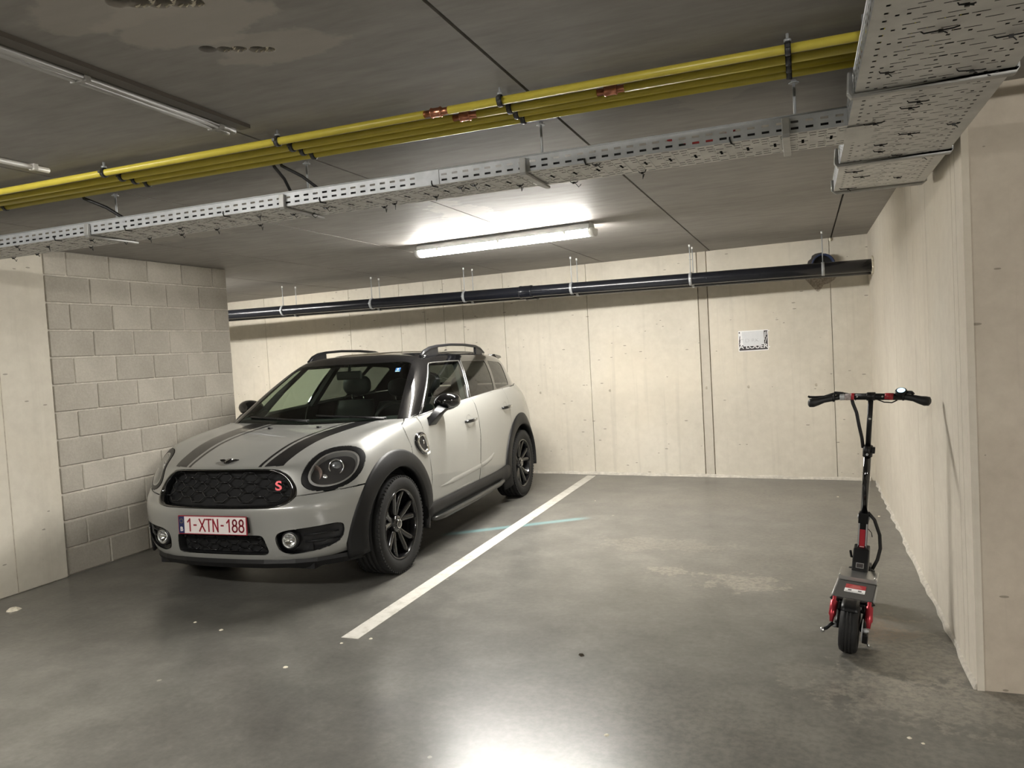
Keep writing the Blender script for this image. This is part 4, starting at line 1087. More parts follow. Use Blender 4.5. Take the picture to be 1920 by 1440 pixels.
# ---- lower grille, fog lamps, lip
LP = [tuple(p) for p in sm_poly(LG, 2)]
lgf = MB().rings([ring_pts(LP, k, d, .36) for k, d in ((1.0, .001), (.985, -.004), (.96, -.05))], False, True).build('lower_grille', M['clad'], car)
hexmesh(LP, .105, .047, .362, -.030, .0038, .985, .36, 'honeycomb_bars', M['mesh'], lgf)
backing(LP, .99, .36, -.055, 'grille_backing', lgf)
for s in (-1, 1):
    MB().lathe([(0, .009), (.004, .009), (.006, .006), (.006, 0)], (bx(.29*s, .403)-.028, .29*s, .403), (1, 0, 0), 14).build('parking_sensor', M['blackp'], lgf)
FP = [tuple(p) for p in sm_poly(FG, 2)]
for s, sd in sides():
    def fr_(k, dx): return [(bx(.59+(p[0]-.59)*k, .385+(p[1]-.385)*k)+dx, s*(.59+(p[0]-.59)*k), .385+(p[1]-.385)*k) for p in FP]
    fo = MB().rings([fr_(1.0, .001), fr_(.97, -.006), fr_(.93, -.045)], False, True).build('fog_lamp_bay', M['gloss'], car)
    pts = fr_(.94, -.046); c = (bx(.59, .385)-.04, s*.59, .385)
    MB().add(pts+[c], [(i, (i+1) % len(pts), len(pts)) for i in range(len(pts))], True).build('bay_back', M['blackp'], fo)
    for q in (0, 1): # horizontal fins
        m = MB(); zz = .41-.045*q
        m.tube([(bx(.57, zz)-.03, s*.56, zz), (bx(.65, zz)-.03, s*.65, zz+.004), (bx(.74, zz)-.03, s*.735, zz+.008)], .004, 6); m.build('bay_fin', M['blackp'], fo)
    fc_ = Vector((bx(.489, .387)-.012, s*.489, .387)); ax = Vector((1, .12*s, 0)).normalized()
    MB().lathe([(-.03, .058), (.0, .060), (.010, .055), (.012, .048), (.004, .045)], fc_, ax, 28).build('fog_lamp_surround', M['blackp'], fo)
    fr2 = MB().lathe([(-.01, .047), (.014, .047), (.018, .043), (.012, .038), (.0, .036)], fc_, ax, 28).build('fog_lamp', M['satin'], fo)
    MB().lathe([(-.02, .0), (-.018, .012), (-.008, .026), (.004, .037)], fc_, ax, 24).build('reflector', M['chrome'], fo)
    MB().lathe([(.004, .038), (.010, .03), (.014, .015), (.015, 0)], fc_, ax, 24).build('fog_lens', M['lens'], fo)
# black front lip under the bumper
m = MB(); rg = []
ys = [-.80, -.76, -.70, -.62, -.5, -.3, -.1, .1, .3, .5, .62, .70, .76, .80]
for y in ys:
    x = bx(y, .262)
    rg.append([(x+.004, y, .262), (x+.012, y, .238), (x-.01, y, .205), (x-.12, y, .200), (x-.12, y, .262)])
m.rings(rg, True, False).build('front_lip', M['clad'], car)
# number plate
M['plate_white'] = plain('plate_white', (.74, .68, .66), .35)
M['plate_red'] = plain('plate_red', (.28, .015, .03), .4)
M['plate_blue'] = plain('plate_blue', (.02, .025, .09), .4)
px_ = .802; PM = fmat((px_, 0, .495), (1, 0, .03))
pl_ = MB().obox((0, 0, 0), (.262, 0, 0), (0, .059, 0), (0, 0, .004)).xf(PM).build('number_plate', M['plate_red'], car, .003)
MB().obox((.022, 0, .004), (.234, 0, 0), (0, .053, 0), (0, 0, .001)).xf(PM).build('plate_field', M['plate_white'], pl_)
MB().obox((-.234, 0, .004), (.022, 0, 0), (0, .053, 0), (0, 0, .001)).xf(PM).build('country_band', M['plate_blue'], pl_)
MB().obox((0, 0, -.022), (.25, 0, 0), (0, .05, 0), (0, 0, .018)).xf(PM).build('plate_carrier', M['blackp'], pl_)
def stroke_glyph(m, lines, x0, w, h, t, z0=.0056, z1=.0066):
    for ln_ in lines:
        cl = ln_[0] == ln_[-1]
        for (a, b), (c, d) in zip(ln_[:-1], ln_[1:]):
            p, q = Vector((x0+a*w, (b-.5)*h)), Vector((x0+c*w, (d-.5)*h)); e = (q-p).normalized(); n_ = Vector((-e.y, e.x))*t/2; e = e*t*.45
            m.prism([tuple(p-e-n_), tuple(q+e-n_), tuple(q+e+n_), tuple(p-e+n_)], (0, 0, z1-z0), (0, 0, z0), (1, 0, 0), (0, 1, 0))
oct_ = lambda cx_, cy_, rx, ry: [(cx_+rx*math.cos(2*PI*k/14), cy_+ry*math.sin(2*PI*k/14)) for k in range(15)]
GL = {'1': [[(.2, .76), (.62, 1), (.62, 0)]], 'X': [[(.05, 1), (.95, 0)], [(.05, 0), (.95, 1)]], 'T': [[(.05, 1), (.95, 1)], [(.5, 1), (.5, 0)]], 'N': [[(.08, 0), (.08, 1), (.92, 0), (.92, 1)]],
      '8': [oct_(.5, .76, .34, .24), oct_(.5, .26, .42, .26)], '-': [[(.3, .5), (.7, .5)]]}
gx0 = -.185
for ch, x0_, w_ in (('1', -.192, .040), ('-', -.148, .040), ('X', -.096, .046), ('T', -.043, .042), ('N', .008, .042), ('-', .062, .036), ('1', .108, .040), ('8', .153, .042), ('8', .202, .042)):
    m = MB(); stroke_glyph(m, GL[ch], x0_, w_, .074, .0095); m.xf(PM); m.build('plate_character', M['plate_red'], pl_)
txt('B', .042, .0005, M['plate_white'], 'country_letter', pl_, PM @ Matrix.Translation((-.234, -.028, .0058)), (.95, .9), .001)
for q in range(12):
    an = 2*PI*q/12; MB().lathe([(0, .0022), (.0006, .0)], (-.234+.013*math.cos(an), .024+.013*math.sin(an), .0052), (0, 0, 1), 5).xf(PM).build('country_star', plain('star_yellow', (.4, .32, .05), .5) if q == 0 else bpy.data.materials['star_yellow'], pl_)

# ---- black wheel-arch flares and sills
def flare(cx, s, front):
    rg = []
    a0, a1 = (-12, 197) if front else (-22, 190)
    n = 44
    for i in range(n+1):
        th = math.radians(a0+(a1-a0)*i/n); c, sn = math.cos(th), math.sin(th)
        ro, ri = .508, .395
        f = max(0, c)**2 if front else 0; b = max(0, -c)**2*.3 if not front else 0
        lip = .914-.045*f-.03*b
        yo = min(by(cx+ro*c, max(.335+ro*sn, .26)), .905); ym = by(cx+(ro-.02)*c, max(.335+(ro-.02)*sn, .26))
        if abs(c) > .9: yo = max(yo, .78)
        P_ = lambda r, y: (cx+r*c, s*y, .335+r*sn)
        rg.append([P_(ro+.002, yo-.01), P_(ro+.002, yo+.006), P_(ro-.012, max(yo, ym)*.5+lip*.5 if False else yo+.016), P_(.45, yo*.35+lip*.65+.006), P_(.41, lip), P_(ri, lip-.004), P_(ri-.002, lip-.03), P_(ri+.01, .80)])
    return MB().rings(rg, True, True).build('wheel_arch', M['clad'], car)
for s, sd in sides():
    for cx, fr in ((0, True), (-2.67, False)):
        fl_ = flare(cx, s, fr)
        rg = []
        for i in range(25):
            th = math.radians(-14+208*i/24); rg.append([(cx+.41*math.cos(th), s*y, .335+.41*math.sin(th)) for y in (.865, .45)]+[(cx+.30*math.cos(th), s*.44, .335+.30*math.sin(th)), (cx, s*.435, .335)])
        m = MB()
        for r0, r1 in zip(rg[:-1], rg[1:]): m.add(r0+r1, [(0, 1, 5, 4), (1, 2, 6, 5), (2, 3, 7, 6)], True)
        m.build('arch_liner', M['dark'], fl_)
    rg = []
    for i in range(20):
        x = -.39-i*(2.225-.39)/19; up = .02*max(0, (-1.75-x)/.4)**2 if x < -1.75 else 0
        rg.append([(x, s*.880, .376+up), (x, s*.905, .372+up), (x, s*.915, .340+up*.5), (x, s*.913, .30), (x, s*.895, .255), (x, s*.86, .235), (x, s*.78, .235), (x, s*.78, .372)])
    sl = MB().rings(rg, True, True).build('sill_cladding', M['clad'], car)
    m = MB().tube([(-.46, s*.895, .262), (-.50, s*.925, .262), (-.62, s*.935, .258), (-1.2, s*.938, .258), (-1.85, s*.935, .268), (-1.97, s*.925, .276), (-2.02, s*.89, .276)], [.012, .018, .021, .022, .021, .018, .012], 12)
    m.build('side_step', plain('step_bar', (.05, .05, .047), .33, .5) if s == 1 else bpy.data.materials['step_bar'], sl)
    # pressed swage along the foot of the doors
    for dk, pts in (('f', [(-.66, .470), (-.9, .478), (-1.2, .487), (-1.50, .496)]), ('r', [(-1.52, .497), (-1.65, .507), (-1.78, .530), (-1.84, .556)])):
        m = MB(); rg = []
        for i, (x, z) in enumerate(pts):
            y = by(x, z); w = .032 if 0 < i or dk == 'r' else .004
            w = .004 if (dk == 'r' and i == len(pts)-1) or (dk == 'f' and i == 0) else w
            rg.append([(x, s*(by(x, z+w)-.003), z+w), (x, s*(y+.002), z+w*.35), (x, s*(y+.005), z-w*.2), (x, s*(y+.0015), z-w*.6), (x, s*(by(x, z-w)-.003), z-w)])
        for r0, r1 in zip(rg[:-1], rg[1:]): m.add(r0+r1, [(k, k+1, k+6, k+5) for k in range(4)], True)
        m.build('door_swage', M['paint'], doors[dk, sd])
    # door handles in round cups
    for dk, x0, x1, z in (('f', -1.235, -1.435, .905), ('r', -2.150, -2.345, .938)):
        xc = (x0+x1)/2; yh = by(xc, z); N_ = Vector((0, s, .12)).normalized()
        cup = MB().lathe([(.0015, .058), (.003, .056), (-.004, .046), (-.008, .03), (-.009, 0)], (xc+.01, s*(yh-.001), z), N_, 28).build('handle_cup', M['paint'], doors[dk, sd])
        m = MB().tube([(x0, s*(yh-.004), z), (x0-.012, s*(yh+.022), z), (xc, s*(yh+.034), z+.001), (x1+.012, s*(yh+.024), z+.002), (x1, s*(yh-.004), z+.002)], [.011, .014, .014, .014, .011], 10)
        hd = m.build('door_handle', M['gloss'], doors[dk, sd])
        MB().tube([(xc-.015, s*(yh+.040), z+.010), (x1+.012, s*(yh+.034), z+.012)], .0045, 8).build('handle_trim', M['chrome'], hd)
    # side vent
    SC = [(-.300, .854), (-.335, .915), (-.450, .922), (-.478, .860), (-.492, .770), (-.425, .742), (-.345, .790)]
    def sring(k, d): 
        cx_, cz_ = -.41, .835; return [(cx_+(p[0]-cx_)*k, s*(by(cx_+(p[0]-cx_)*k, cz_+(p[1]-cz_)*k)+d), cz_+(p[1]-cz_)*k) for p in [tuple(q) for q in sm_poly(SC, 2)]]
    sv = MB().rings([sring(1, -.004), sring(1, .012), sring(.92, .018), sring(.84, .016)], False, True).build('side_vent', M['gloss'], car)
    MB().rings([sring(.84, .010), sring(.80, .020), sring(.68, .020), sring(.64, .008)], False, True).build('vent_bezel', M['chrome'], sv)
    p = sring(.66, .010); c = (-.41, s*(by(-.41, .835)+.010), .835)
    MB().add(p+[c], [(i, (i+1) % len(p), len(p)) for i in range(len(p))], True).build('vent_mesh', M['blackp'], sv)
    MB().obox((-.405, s*(by(-.405, .85)+.020), .845), (.006, 0, 0), (0, .004, 0), (0, 0, .014)).build('vent_badge', M['chrome'], sv, .004)
    MB().obox((-.46, s*(by(-.46, .755)+.016), .757), (.028, 0, -.004), (0, .003, 0), (.002, 0, .009)).build('vent_repeater', M['endcap'], sv, .003)
    # door mirror
    mc = Vector((-.825, s*.918, 1.107))
    rg = []; n = 20
    for i in range(13):
        t = -1+2*i/12; a = math.sqrt(max(0, 1-abs(t)**2.4)); 
        ry, rz = .108*a+.0005, .070*a+.0005
        # egg lying along the car: blunt nose forward, flat glass face behind
        x = mc.x+.085*t if t > -.55 else mc.x-.085*.55
        rg.append([(x, mc.y+ry*math.cos(2*PI*k/n)*(1 if True else 0), mc.z+rz*math.sin(2*PI*k/n)+.010*math.cos(2*PI*k/n)*s) for k in range(n)])
    rg = rg[3:]
    mo = MB().rings(rg, True, True).build('door_mirror', M['gloss'], doors['f', sd])
    zb0 = by(-.63, .985)
    MB().rings([[(q[0], s*q[1], q[2]) for q in r] for r in (
        [(-.565, zb0-.012, .930), (-.705, zb0-.012, .925), (-.715, zb0-.014, .990), (-.585, zb0-.02, 1.000)],
        [(-.575, zb0+.022, .955), (-.695, zb0+.022, .950), (-.70, zb0+.010, 1.010), (-.59, zb0+.008, 1.018)],
        [(-.640, .935, 1.030), (-.735, .935, 1.028), (-.735, .885, 1.052), (-.640, .885, 1.056)],
        [(-.720, .955, 1.062), (-.800, .955, 1.058), (-.800, .885, 1.078), (-.720, .885, 1.086)])], True, True).build('mirror_arm', M['blackp'], mo, .004)
    MB().lathe([(0, 1), (.002, .98), (.002, 0)], (0, 0, 0), (1, 0, 0), 24).xf(Matrix.Translation((mc.x-.049, mc.y, mc.z)) @ Matrix.Diagonal((-1, .095, .060, 1))).build('mirror_glass', M['chrome'], mo)
    # bright outline of the front door window and belt line
    def wl(pts, r, nm, mat, parent, out=.004):
        return MB().tube([(x, s*(gy(x, z)+out), z) for x, z in pts], r, 8).build(nm, mat, parent)
    wl([(-.585, 1.046), (-.70, 1.125), (-.85, 1.226), (-1.0, 1.327), (-1.095, 1.393), (-1.13, 1.410), (-1.2, 1.414), (-1.45, 1.415), (-1.712, 1.413)], .0042, 'window_trim', M['trimline'], doors['f', sd])
    wl([(-1.722, 1.412), (-1.66, 1.32), (-1.58, 1.20), (-1.515, 1.10), (-1.506, 1.086)], .0032, 'window_trim', M['trimline'], doors['f', sd])
    wl([(-1.760, 1.412), (-1.69, 1.31), (-1.61, 1.19), (-1.548, 1.095)], .0028, 'window_trim', M['trimline'], doors['r', sd])
    MB().tube([(x, s*(by(x, z-.006)-.002), z) for x, z in [(-.50, 1.030), (-.7, 1.042), (-.95, 1.054), (-1.2, 1.064), (-1.52, 1.076)]], .0042, 8).build('belt_trim', M['trimline'], doors['f', sd])
    MB().tube([(x, s*(by(x, z-.006)-.002), z) for x, z in [(-1.55, 1.077), (-1.8, 1.087), (-2.05, 1.097), (-2.35, 1.106)]], .005, 8).build('belt_trim', M['trimline'], doors['r', sd])
    MB().tube([(x, s*(by(x, z-.006)-.002), z) for x, z in [(-2.37, 1.107), (-2.5, 1.111), (-2.68, 1.118), (-2.85, 1.122)]], .005, 8).build('belt_trim', M['trimline'], car)
    # roof rail
    top_ = [(-1.17, .545, 1.478), (-1.24, .550, 1.513), (-1.34, .556, 1.540), (-1.48, .562, 1.554), (-1.75, .568, 1.562), (-2.1, .566, 1.556), (-2.38, .560, 1.538), (-2.52, .554, 1.512), (-2.62, .547, 1.472)]
    rl = thing('roof_rail', '', ''); bpy.data.objects.remove(rl)
    tp = MB()
    rgs = []
    for i, (x, y, z) in enumerate(top_):
        w = .017; h = .013 if 0 < i < 8 else .004
        rgs.append([(x, s*(y-w), z-h*.6), (x, s*(y-w*.6), z+h*.7), (x, s*(y+w*.5), z+h*.7), (x, s*(y+w), z-h*.4), (x, s*(y+w), z-h), (x, s*(y-w), z-h)])
    rail = tp.rings(rgs, True, True).build('roof_rail', M['rail'], car)
    for xa, xb in ((-1.17, -1.47), (-2.36, -2.62)): # solid feet
        xs5 = [xa+(xb-xa)*q/5 for q in range(6)]
        def tz(x): return float(np.interp(-x, [-q[0] for q in top_], [q[2] for q in top_]))
        def tyy(x): return float(np.interp(-x, [-q[0] for q in top_], [q[1] for q in top_]))
        MB().rings([[(x, s*(tyy(x)-.012), gz(x, .55)-.01), (x, s*(tyy(x)+.014), gz(x, .57)-.012), (x, s*(tyy(x)+.012), tz(x)-.004), (x, s*(tyy(x)-.010), tz(x)-.004)] for x in xs5], True, False).build('rail_foot', M['rail'], rail)
    MB().rings([[(x, s*(.553-.012), gz(x, .55)-.006), (x, s*(.553+.014), gz(x, .567)-.006), (x, s*(.553+.012), gz(x, .56)+.010), (x, s*(.553-.010), gz(x, .55)+.010)] for x in np.linspace(-1.2, -2.6, 12)], True, True).build('rail_base', M['gloss'], rail)

# ---- wheels: black alloys with five pairs of spokes
def wheel(cx, s):
    w = bpy.data.objects.new('wheel', None); col.objects.link(w); w.parent = car; w.location = (cx, s*.793, .335); w.empty_display_size = .1
    A = (0, s, 0)
    prof = [(-.105, .245), (-.112, .27), (-.113, .295), (-.105, .318), (-.092, .329)]
    for g in (-.055, -.018, .018, .055): prof += [(g-.006, .335), (g-.004, .326), (g+.004, .326), (g+.006, .335)]
    prof += [(.092, .329), (.105, .318), (.113, .295), (.112, .268), (.104, .244), (.098, .238)]
    ty = MB().lathe(prof, (0, 0, 0), A, 64).build('tyre', M['tyre'], w)
    m = MB()
    for q in range(72): # tread blocks on the shoulders
        an = 2*PI*q/72
        for yy in (-.096, .096):
            c = Vector((.325*math.cos(an), yy, .325*math.sin(an))); rad = Vector((math.cos(an), 0, math.sin(an))); tn = Vector((-math.sin(an), 0, math.cos(an)))
            m.obox(c, tn*.009, Vector((0, .010, 0))+rad*(-.004 if yy*1 > 0 else .004)*0, rad*.006)
    m.build('tread_blocks', M['tyre'], ty)['kind'] = 'stuff'
    MB().lathe([(.100, .240), (.106, .236), (.104, .229), (.085, .222), (.02, .214), (-.09, .212)], (0, 0, 0), A, 64).build('rim', M['rim'], w)
    MB().lathe([(.015, .0), (.015, .15), (.022, .15), (.022, .0)], (0, 0, 0), A, 40).build('brake_disc', plain('brake_disc', (.12, .115, .11), .4, .8) if 'brake_disc' not in bpy.data.materials else bpy.data.materials['brake_disc'], w)
    MB().lathe([(-.085, .215), (-.085, .0)], (0, 0, 0), A, 40).build('hub_shield', M['dark'], w)
    for q in range(5):
        for e in (-1, 1):
            a0 = 2*PI*q/5+PI/2+e*.13; a1 = 2*PI*q/5+PI/2+e*.27
            rg = []
            for t in np.linspace(0, 1, 6):
                r = .045+(.224-.045)*t; an = a0+(a1-a0)*t; hw_ = .016+.004*math.sin(PI*t)+.006*t; yo = s*(.078-.018*(1-t)+.016*t**2)
                rad = Vector((math.cos(an), 0, math.sin(an))); tn = Vector((-math.sin(an), 0, math.cos(an))); c = rad*r
                rg.append([c+tn*hw_+Vector((0, yo-s*.006, 0)), c+tn*hw_*.45+Vector((0, yo+s*.004, 0)), c-tn*hw_*.45+Vector((0, yo+s*.004, 0)), c-tn*hw_+Vector((0, yo-s*.006, 0)), c-tn*hw_*.8+Vector((0, yo-s*.03, 0)), c+tn*hw_*.8+Vector((0, yo-s*.03, 0))])
            MB().rings(rg, True, True).build('spoke', M['rim'], w)
    hb = MB().lathe([(.03, .060), (.066, .058), (.074, .050), (.070, .036), (.082, .033), (.085, .028), (.085, 0)], (0, 0, 0), A, 32).build('hub_cap', M['rim'], w)
    MB().lathe([(.0852, .031), (.088, .029), (.0856, .025)], (0, 0, 0), A, 24).build('cap_ring', M['chrome'], hb)
    for q in range(5):
        an = 2*PI*q/5+PI/2+.63; MB().lathe([(.06, .009), (.072, .009), (.072, 0)], (.056*math.cos(an)*.82, 0, .056*math.sin(an)*.82), A, 6).build('wheel_bolt', M['satin'], hb)
    return w
for cx in (0, -2.67):
    for s in (1, -1): wheel(cx, s)

# ---- underbody, cowl, wipers, cabin
MB().box(-3.25, .62, -.60, .60, .19, .40).build('underbody', M['dark'], car)
MB().box(-2.26, -.40, -.82, .82, .22, .40).build('floor_pan', M['dark'], car)
m = MB(); yy = np.linspace(-.80, .80, 21); rg = []
for y in yy:
    a = abs(y); xf_ = float(np.interp(a, [0, .27, .48, .685, .826], [-.325, -.335, -.355, -.39, -.43])); zf = float(np.interp(a, [0, .27, .48, .685, .826], [1.004, 1.008, 1.015, 1.022, 1.022]))
    rg.append([(xf_+.012, y, zf-.008), (xf_-.012, y, zf+.001), (xf_-.05, y, zf+.012), (xf_-.10, y, zf+.02), (xf_-.10, y, zf-.05), (xf_+.012, y, zf-.05)])
m.rings(rg, True, True).build('windscreen_cowl', M['blackp'], car)
for y0, y1, dz in ((.62, .02, 0), (-.02, -.62, 0)):
    pts = [(gx(y, 1.035+dz+.008*q)+.012, y, 1.030+dz+.008*q) for q, y in enumerate(np.linspace(y0, y1, 5))]
    wp = MB().tube(pts, .008, 6).build('wiper', M['blackp'], car)
    MB().tube([(gx(y0, 1.03)+.02, y0*.98, 1.025), (gx((y0+y1)/2, 1.05)+.02, (y0+y1)/2, 1.05)], .008, 6).build('wiper_arm', M['blackp'], wp)
for y in (-.21, .21): # washer jets
    xj = -.12; MB().obox((xj, y, bz(xj, y)+.006), (.016, 0, .002), (0, .012, 0), (0, 0, .006)).build('washer_jet', M['blackp'], hood_o, .003)
MB().prism([(-.09, 0), (.06, 0), (-.05, .055), (-.085, .058)], (0, .012, 0), (-2.86, -.006, 1.470), (1, 0, 0), (0, 0, 1)).build('roof_antenna', M['gloss'], roof_o, .004)
sp = MB().rings([[(x_, y, z_) for x_, z_ in ((-3.02, 1.447), (-3.20, 1.425), (-3.23, 1.405), (-3.10, 1.39))] for y in np.linspace(-.52, .52, 9)], True, True).build('roof_spoiler', M['gloss'], car)
# cabin
cab = MB().box(-3.0, -.45, -.74, .74, .40, .55).build('cabin_floor', M['dark'], car)
m = MB(); rg = []
for y in np.linspace(-.76, .76, 15):
    rg.append([(-.36-.05*abs(y), y, .985), (-.62, y, 1.015-.01*abs(y)), (-.80, y, 1.0), (-.88, y, .93), (-.84, y, .80), (-.55, y, .70), (-.38, y, .80)])
m.rings(rg, True, True).build('dashboard', M['trim'], car)
MB().lathe([(0, .02), (.008, .02), (.010, 0)], (-.72, 0, 1.015), (0, 0, 1), 16).build('dash_speaker', M['blackp'], car)
sw = MB().tube([(Vector((-.98, .36, .93))+Vector((.16*math.cos(t)*-.35, .185*math.sin(t), .185*math.cos(t)*.93))) for t in np.linspace(0, 2*PI, 28, endpoint=False)], .014, 8, closed=True).build('steering_wheel', M['blackp'], car)
MB().obox((-.96, .36, .92), (.02, 0, 0), (0, .16, 0), (.005, 0, .02)).build('steering_spokes', M['blackp'], sw)
MB().lathe([(0, .065), (.03, .055), (.035, 0)], (-.95, .36, .92), (-.9, 0, .4), 20).build('steering_boss', M['blackp'], sw)
def seat(x, y, back_top=1.19, w=.26):
    st = MB().rings([[(x+dx, y+q*w, z) for dx, z in ((.26, .60), (.28, .70), (.0, .66), (-.22, .64), (-.24, .56))] for q in (-1, -.5, .5, 1)], True, True).build('seat', M['trim'], car)
    rg = []
    for t in np.linspace(0, 1, 7):
        z = .62+(back_top-.62)*t; xx = x-.22-.16*t; ww = w*(1-.22*t**2) ; th = .07*(1-.3*t)
        rg.append([(xx+th, y-ww*.8, z), (xx+th*1.1, y-ww*.4, z), (xx+th*1.1, y+ww*.4, z), (xx+th, y+ww*.8, z), (xx+th*.4, y+ww, z), (xx-th, y+ww*.8, z), (xx-th, y-ww*.8, z), (xx+th*.4, y-ww, z)])
    MB().rings(rg, True, True).build('seat_back', M['trim'], st)
    hx = x-.22-.16-.02; n = 14; rg = []
    for t in np.linspace(-1, 1, 9):
        a = math.sqrt(max(0.02, 1-abs(t)**3)); rg.append([(hx+.055*a*math.cos(2*PI*k/n), y+.145*a*math.sin(2*PI*k/n), back_top+.135+.10*t) for k in range(n)])
    MB().rings(rg, True, True).build('headrest', M['trim'], st)
    for q in (-1, 1): MB().tube([(hx, y+q*.06, back_top-.04), (hx, y+q*.06, back_top+.07)], .007, 8).build('headrest_post', M['chrome'], st)
seat(-1.22, .36, 1.10, .24); seat(-1.22, -.34, 1.10, .24); seat(-2.12, .36, 1.02, .30); seat(-2.12, -.36, 1.02, .30)
for s_ in (1, -1):
    MB().rings([[(-.52-dx, s_*.735, 1.00), (-.60-dx, s_*.77, 1.00), (-.72-dx, s_*.765, 1.00), (-.66-dx, s_*.715, 1.00)] for dx in (0,)]+[[(-.80, s_*.640, 1.225), (-.87, s_*.685, 1.225), (-.99, s_*.695, 1.225), (-.93, s_*.64, 1.225)], [(-1.07, s_*.545, 1.415), (-1.13, s_*.585, 1.415), (-1.24, s_*.60, 1.415), (-1.18, s_*.55, 1.415)]], True, True).build('pillar_trim', M['dark'], car)
    MB().rings([[(-1.49, s_*.80, 1.06), (-1.57, s_*.80, 1.06), (-1.57, s_*.76, 1.06), (-1.49, s_*.76, 1.06)], [(-1.70, s_*.645, 1.41), (-1.78, s_*.645, 1.41), (-1.78, s_*.60, 1.41), (-1.70, s_*.60, 1.41)]], True, False).build('pillar_trim', M['trim'], car)
MB().rings([[(x, y, gz(x, y)-.03) for y in np.linspace(-.5, .5, 9)]+[(x, y, gz(x, y)-.015) for y in np.linspace(.5, -.5, 9)] for x in np.linspace(-1.2, -2.85, 8)], True, True).build('headliner', M['dark'], car)
im = MB().obox((-.93, 0, 1.345), (.012, 0, 0), (0, .12, 0), (0, 0, .035)).build('rear_view_mirror', M['blackp'], car, .012)
MB().tube([(-.93, 0, 1.37), (-.95, 0, 1.435)], .012, 8).build('mirror_stem', M['blackp'], im)
# parking permit in the upper corner of the windscreen
M['permit'] = plain('permit_blue', (.03, .12, .42), .5)
xs_, ys_, zs_ = gx(.47, 1.372), .47, 1.372
pm = fmat((xs_-.008, ys_, zs_), (.56, .12, .82))
pt = MB().obox((0, 0, 0), (.020, 0, 0), (0, .026, 0), (0, 0, .0008)).xf(pm).build('parking_permit', M['permit'], car)
txt('P', .03, .0005, M['paper'], 'permit_letter', pt, pm @ Matrix.Translation((0, .004, .0016)), (1, 1), .001)
MB().obox((0, -.019, .001), (.016, 0, 0), (0, .004, 0), (0, 0, .0006)).xf(pm).build('permit_text_bar', M['paper'], pt)

# ------------------------------------------------------------------ electric scooter leaning on the right wall
M['red'] = plain('red_anodised', (.42, .035, .05), .3, .5)
M['redplast'] = plain('red_plastic', (.38, .02, .03), .35)
M['deckm'] = plain('grip_tape', (.045, .043, .040), .85, noise=.25, nscale=400, bump=.4)
M['blk'] = plain('black_frame', (.004, .004, .0045), .4, spec=.35)
M['greyplast'] = plain('worn_grey_sleeve', (.42, .36, .35), .5, noise=.35, nscale=40)
sc = thing('electric_scooter', 'black electric kick scooter with red rear shocks leaning on the right wall', 'scooter', (.136, 3.768, 0))
sc.rotation_mode = 'XYZ'
_hd = math.radians(8.0); _ln = math.radians(5.2)
sc.rotation_euler = Matrix(Matrix.Rotation(PI/2-_hd, 3, 'Z') @ Matrix.Rotation(_ln, 3, 'X')).to_euler('XYZ')
BAR = [None]
def S(m, name, mat, parent=sc, bevel=0):
    if BAR[0] is not None: m.xf(BAR[0])
    return m.build(name, mat, parent, bevel)
RW_ = .112
def scw(x, nm):
    w = bpy.data.objects.new(nm, None); col.objects.link(w); w.parent = sc; w.location = (x, 0, RW_); w.empty_display_size = .05
    prof = [(-.030, .066), (-.036, .080), (-.039, .092), (-.035, .103), (-.024, .109)]
    for g in (-.014, 0, .014): prof += [(g-.003, .112), (g-.002, .1085), (g+.002, .1085), (g+.003, .112)]
    prof += [(.024, .109), (.035, .103), (.039, .092), (.036, .080), (.030, .066)]
    MB().lathe(prof, (0, 0, 0), (0, 1, 0), 40).build('tyre', M['tyre'], w)
    MB().lathe([(-.031, .0), (-.034, .03), (-.028, .068), (.028, .068), (.034, .03), (.031, .0)], (0, 0, 0), (0, 1, 0), 32).build('hub', M['blk'], w)
    return w
scw(0, 'rear_wheel'); fw = scw(.65, 'front_wheel')
# swing arms, axle, shocks, brake
for s in (1, -1):
    arm = S(MB().tube([(0, s*.052, RW_), (.05, s*.055, .125), (.13, s*.058, .150)], [.013, .014, .014], 8), 'swing_arm', M['blk'])
    S(MB().lathe([(0, .011), (.016, .011), (.020, .007), (.026, .005)], (0, s*.055, RW_), (0, s, 0), 10, cap=True), 'axle_nut', M['steel'], arm)
    top_, bot = Vector((.045, s*.074, .232)), Vector((-.012, s*.078, .128)); d = (bot-top_)
    sh = S(MB().lathe([(0, .009), (.018, .009), (.022, .0165), (.085, .0165), (.095, .011), (.118, .008)], top_, d, 16, cap=True), 'shock_absorber', M['red'])
    S(MB().tube([top_+d*.93, bot], .005, 8), 'shock_rod', M['steel'], sh)
S(MB().tube([(-.01, .070, .125), (-.015, .098, .095), (.01, .112, .078)], [.007, .009, .007], 8), 'side_stand', M['blk'])
S(MB().lathe([(0, .010), (.012, .013), (.02, .008)], (-.004, .105, .082), (0, 1, -.2), 10, cap=True), 'stand_pivot', M['satin'])
S(MB().obox((.012, -.066, .075), (.026, 0, 0), (0, .012, 0), (0, 0, .020)), 'brake_caliper', M['blk'], sc, .004)
S(MB().lathe([(0, .050), (.003, .050), (.003, .02)], (0, -.052, RW_), (0, -1, 0), 24), 'brake_disc', M['steel'])
S(MB().tube([(-.005, -.080, .055), (-.010, -.086, .045)], .006, 8), 'caliper_bolt', M['satin'])
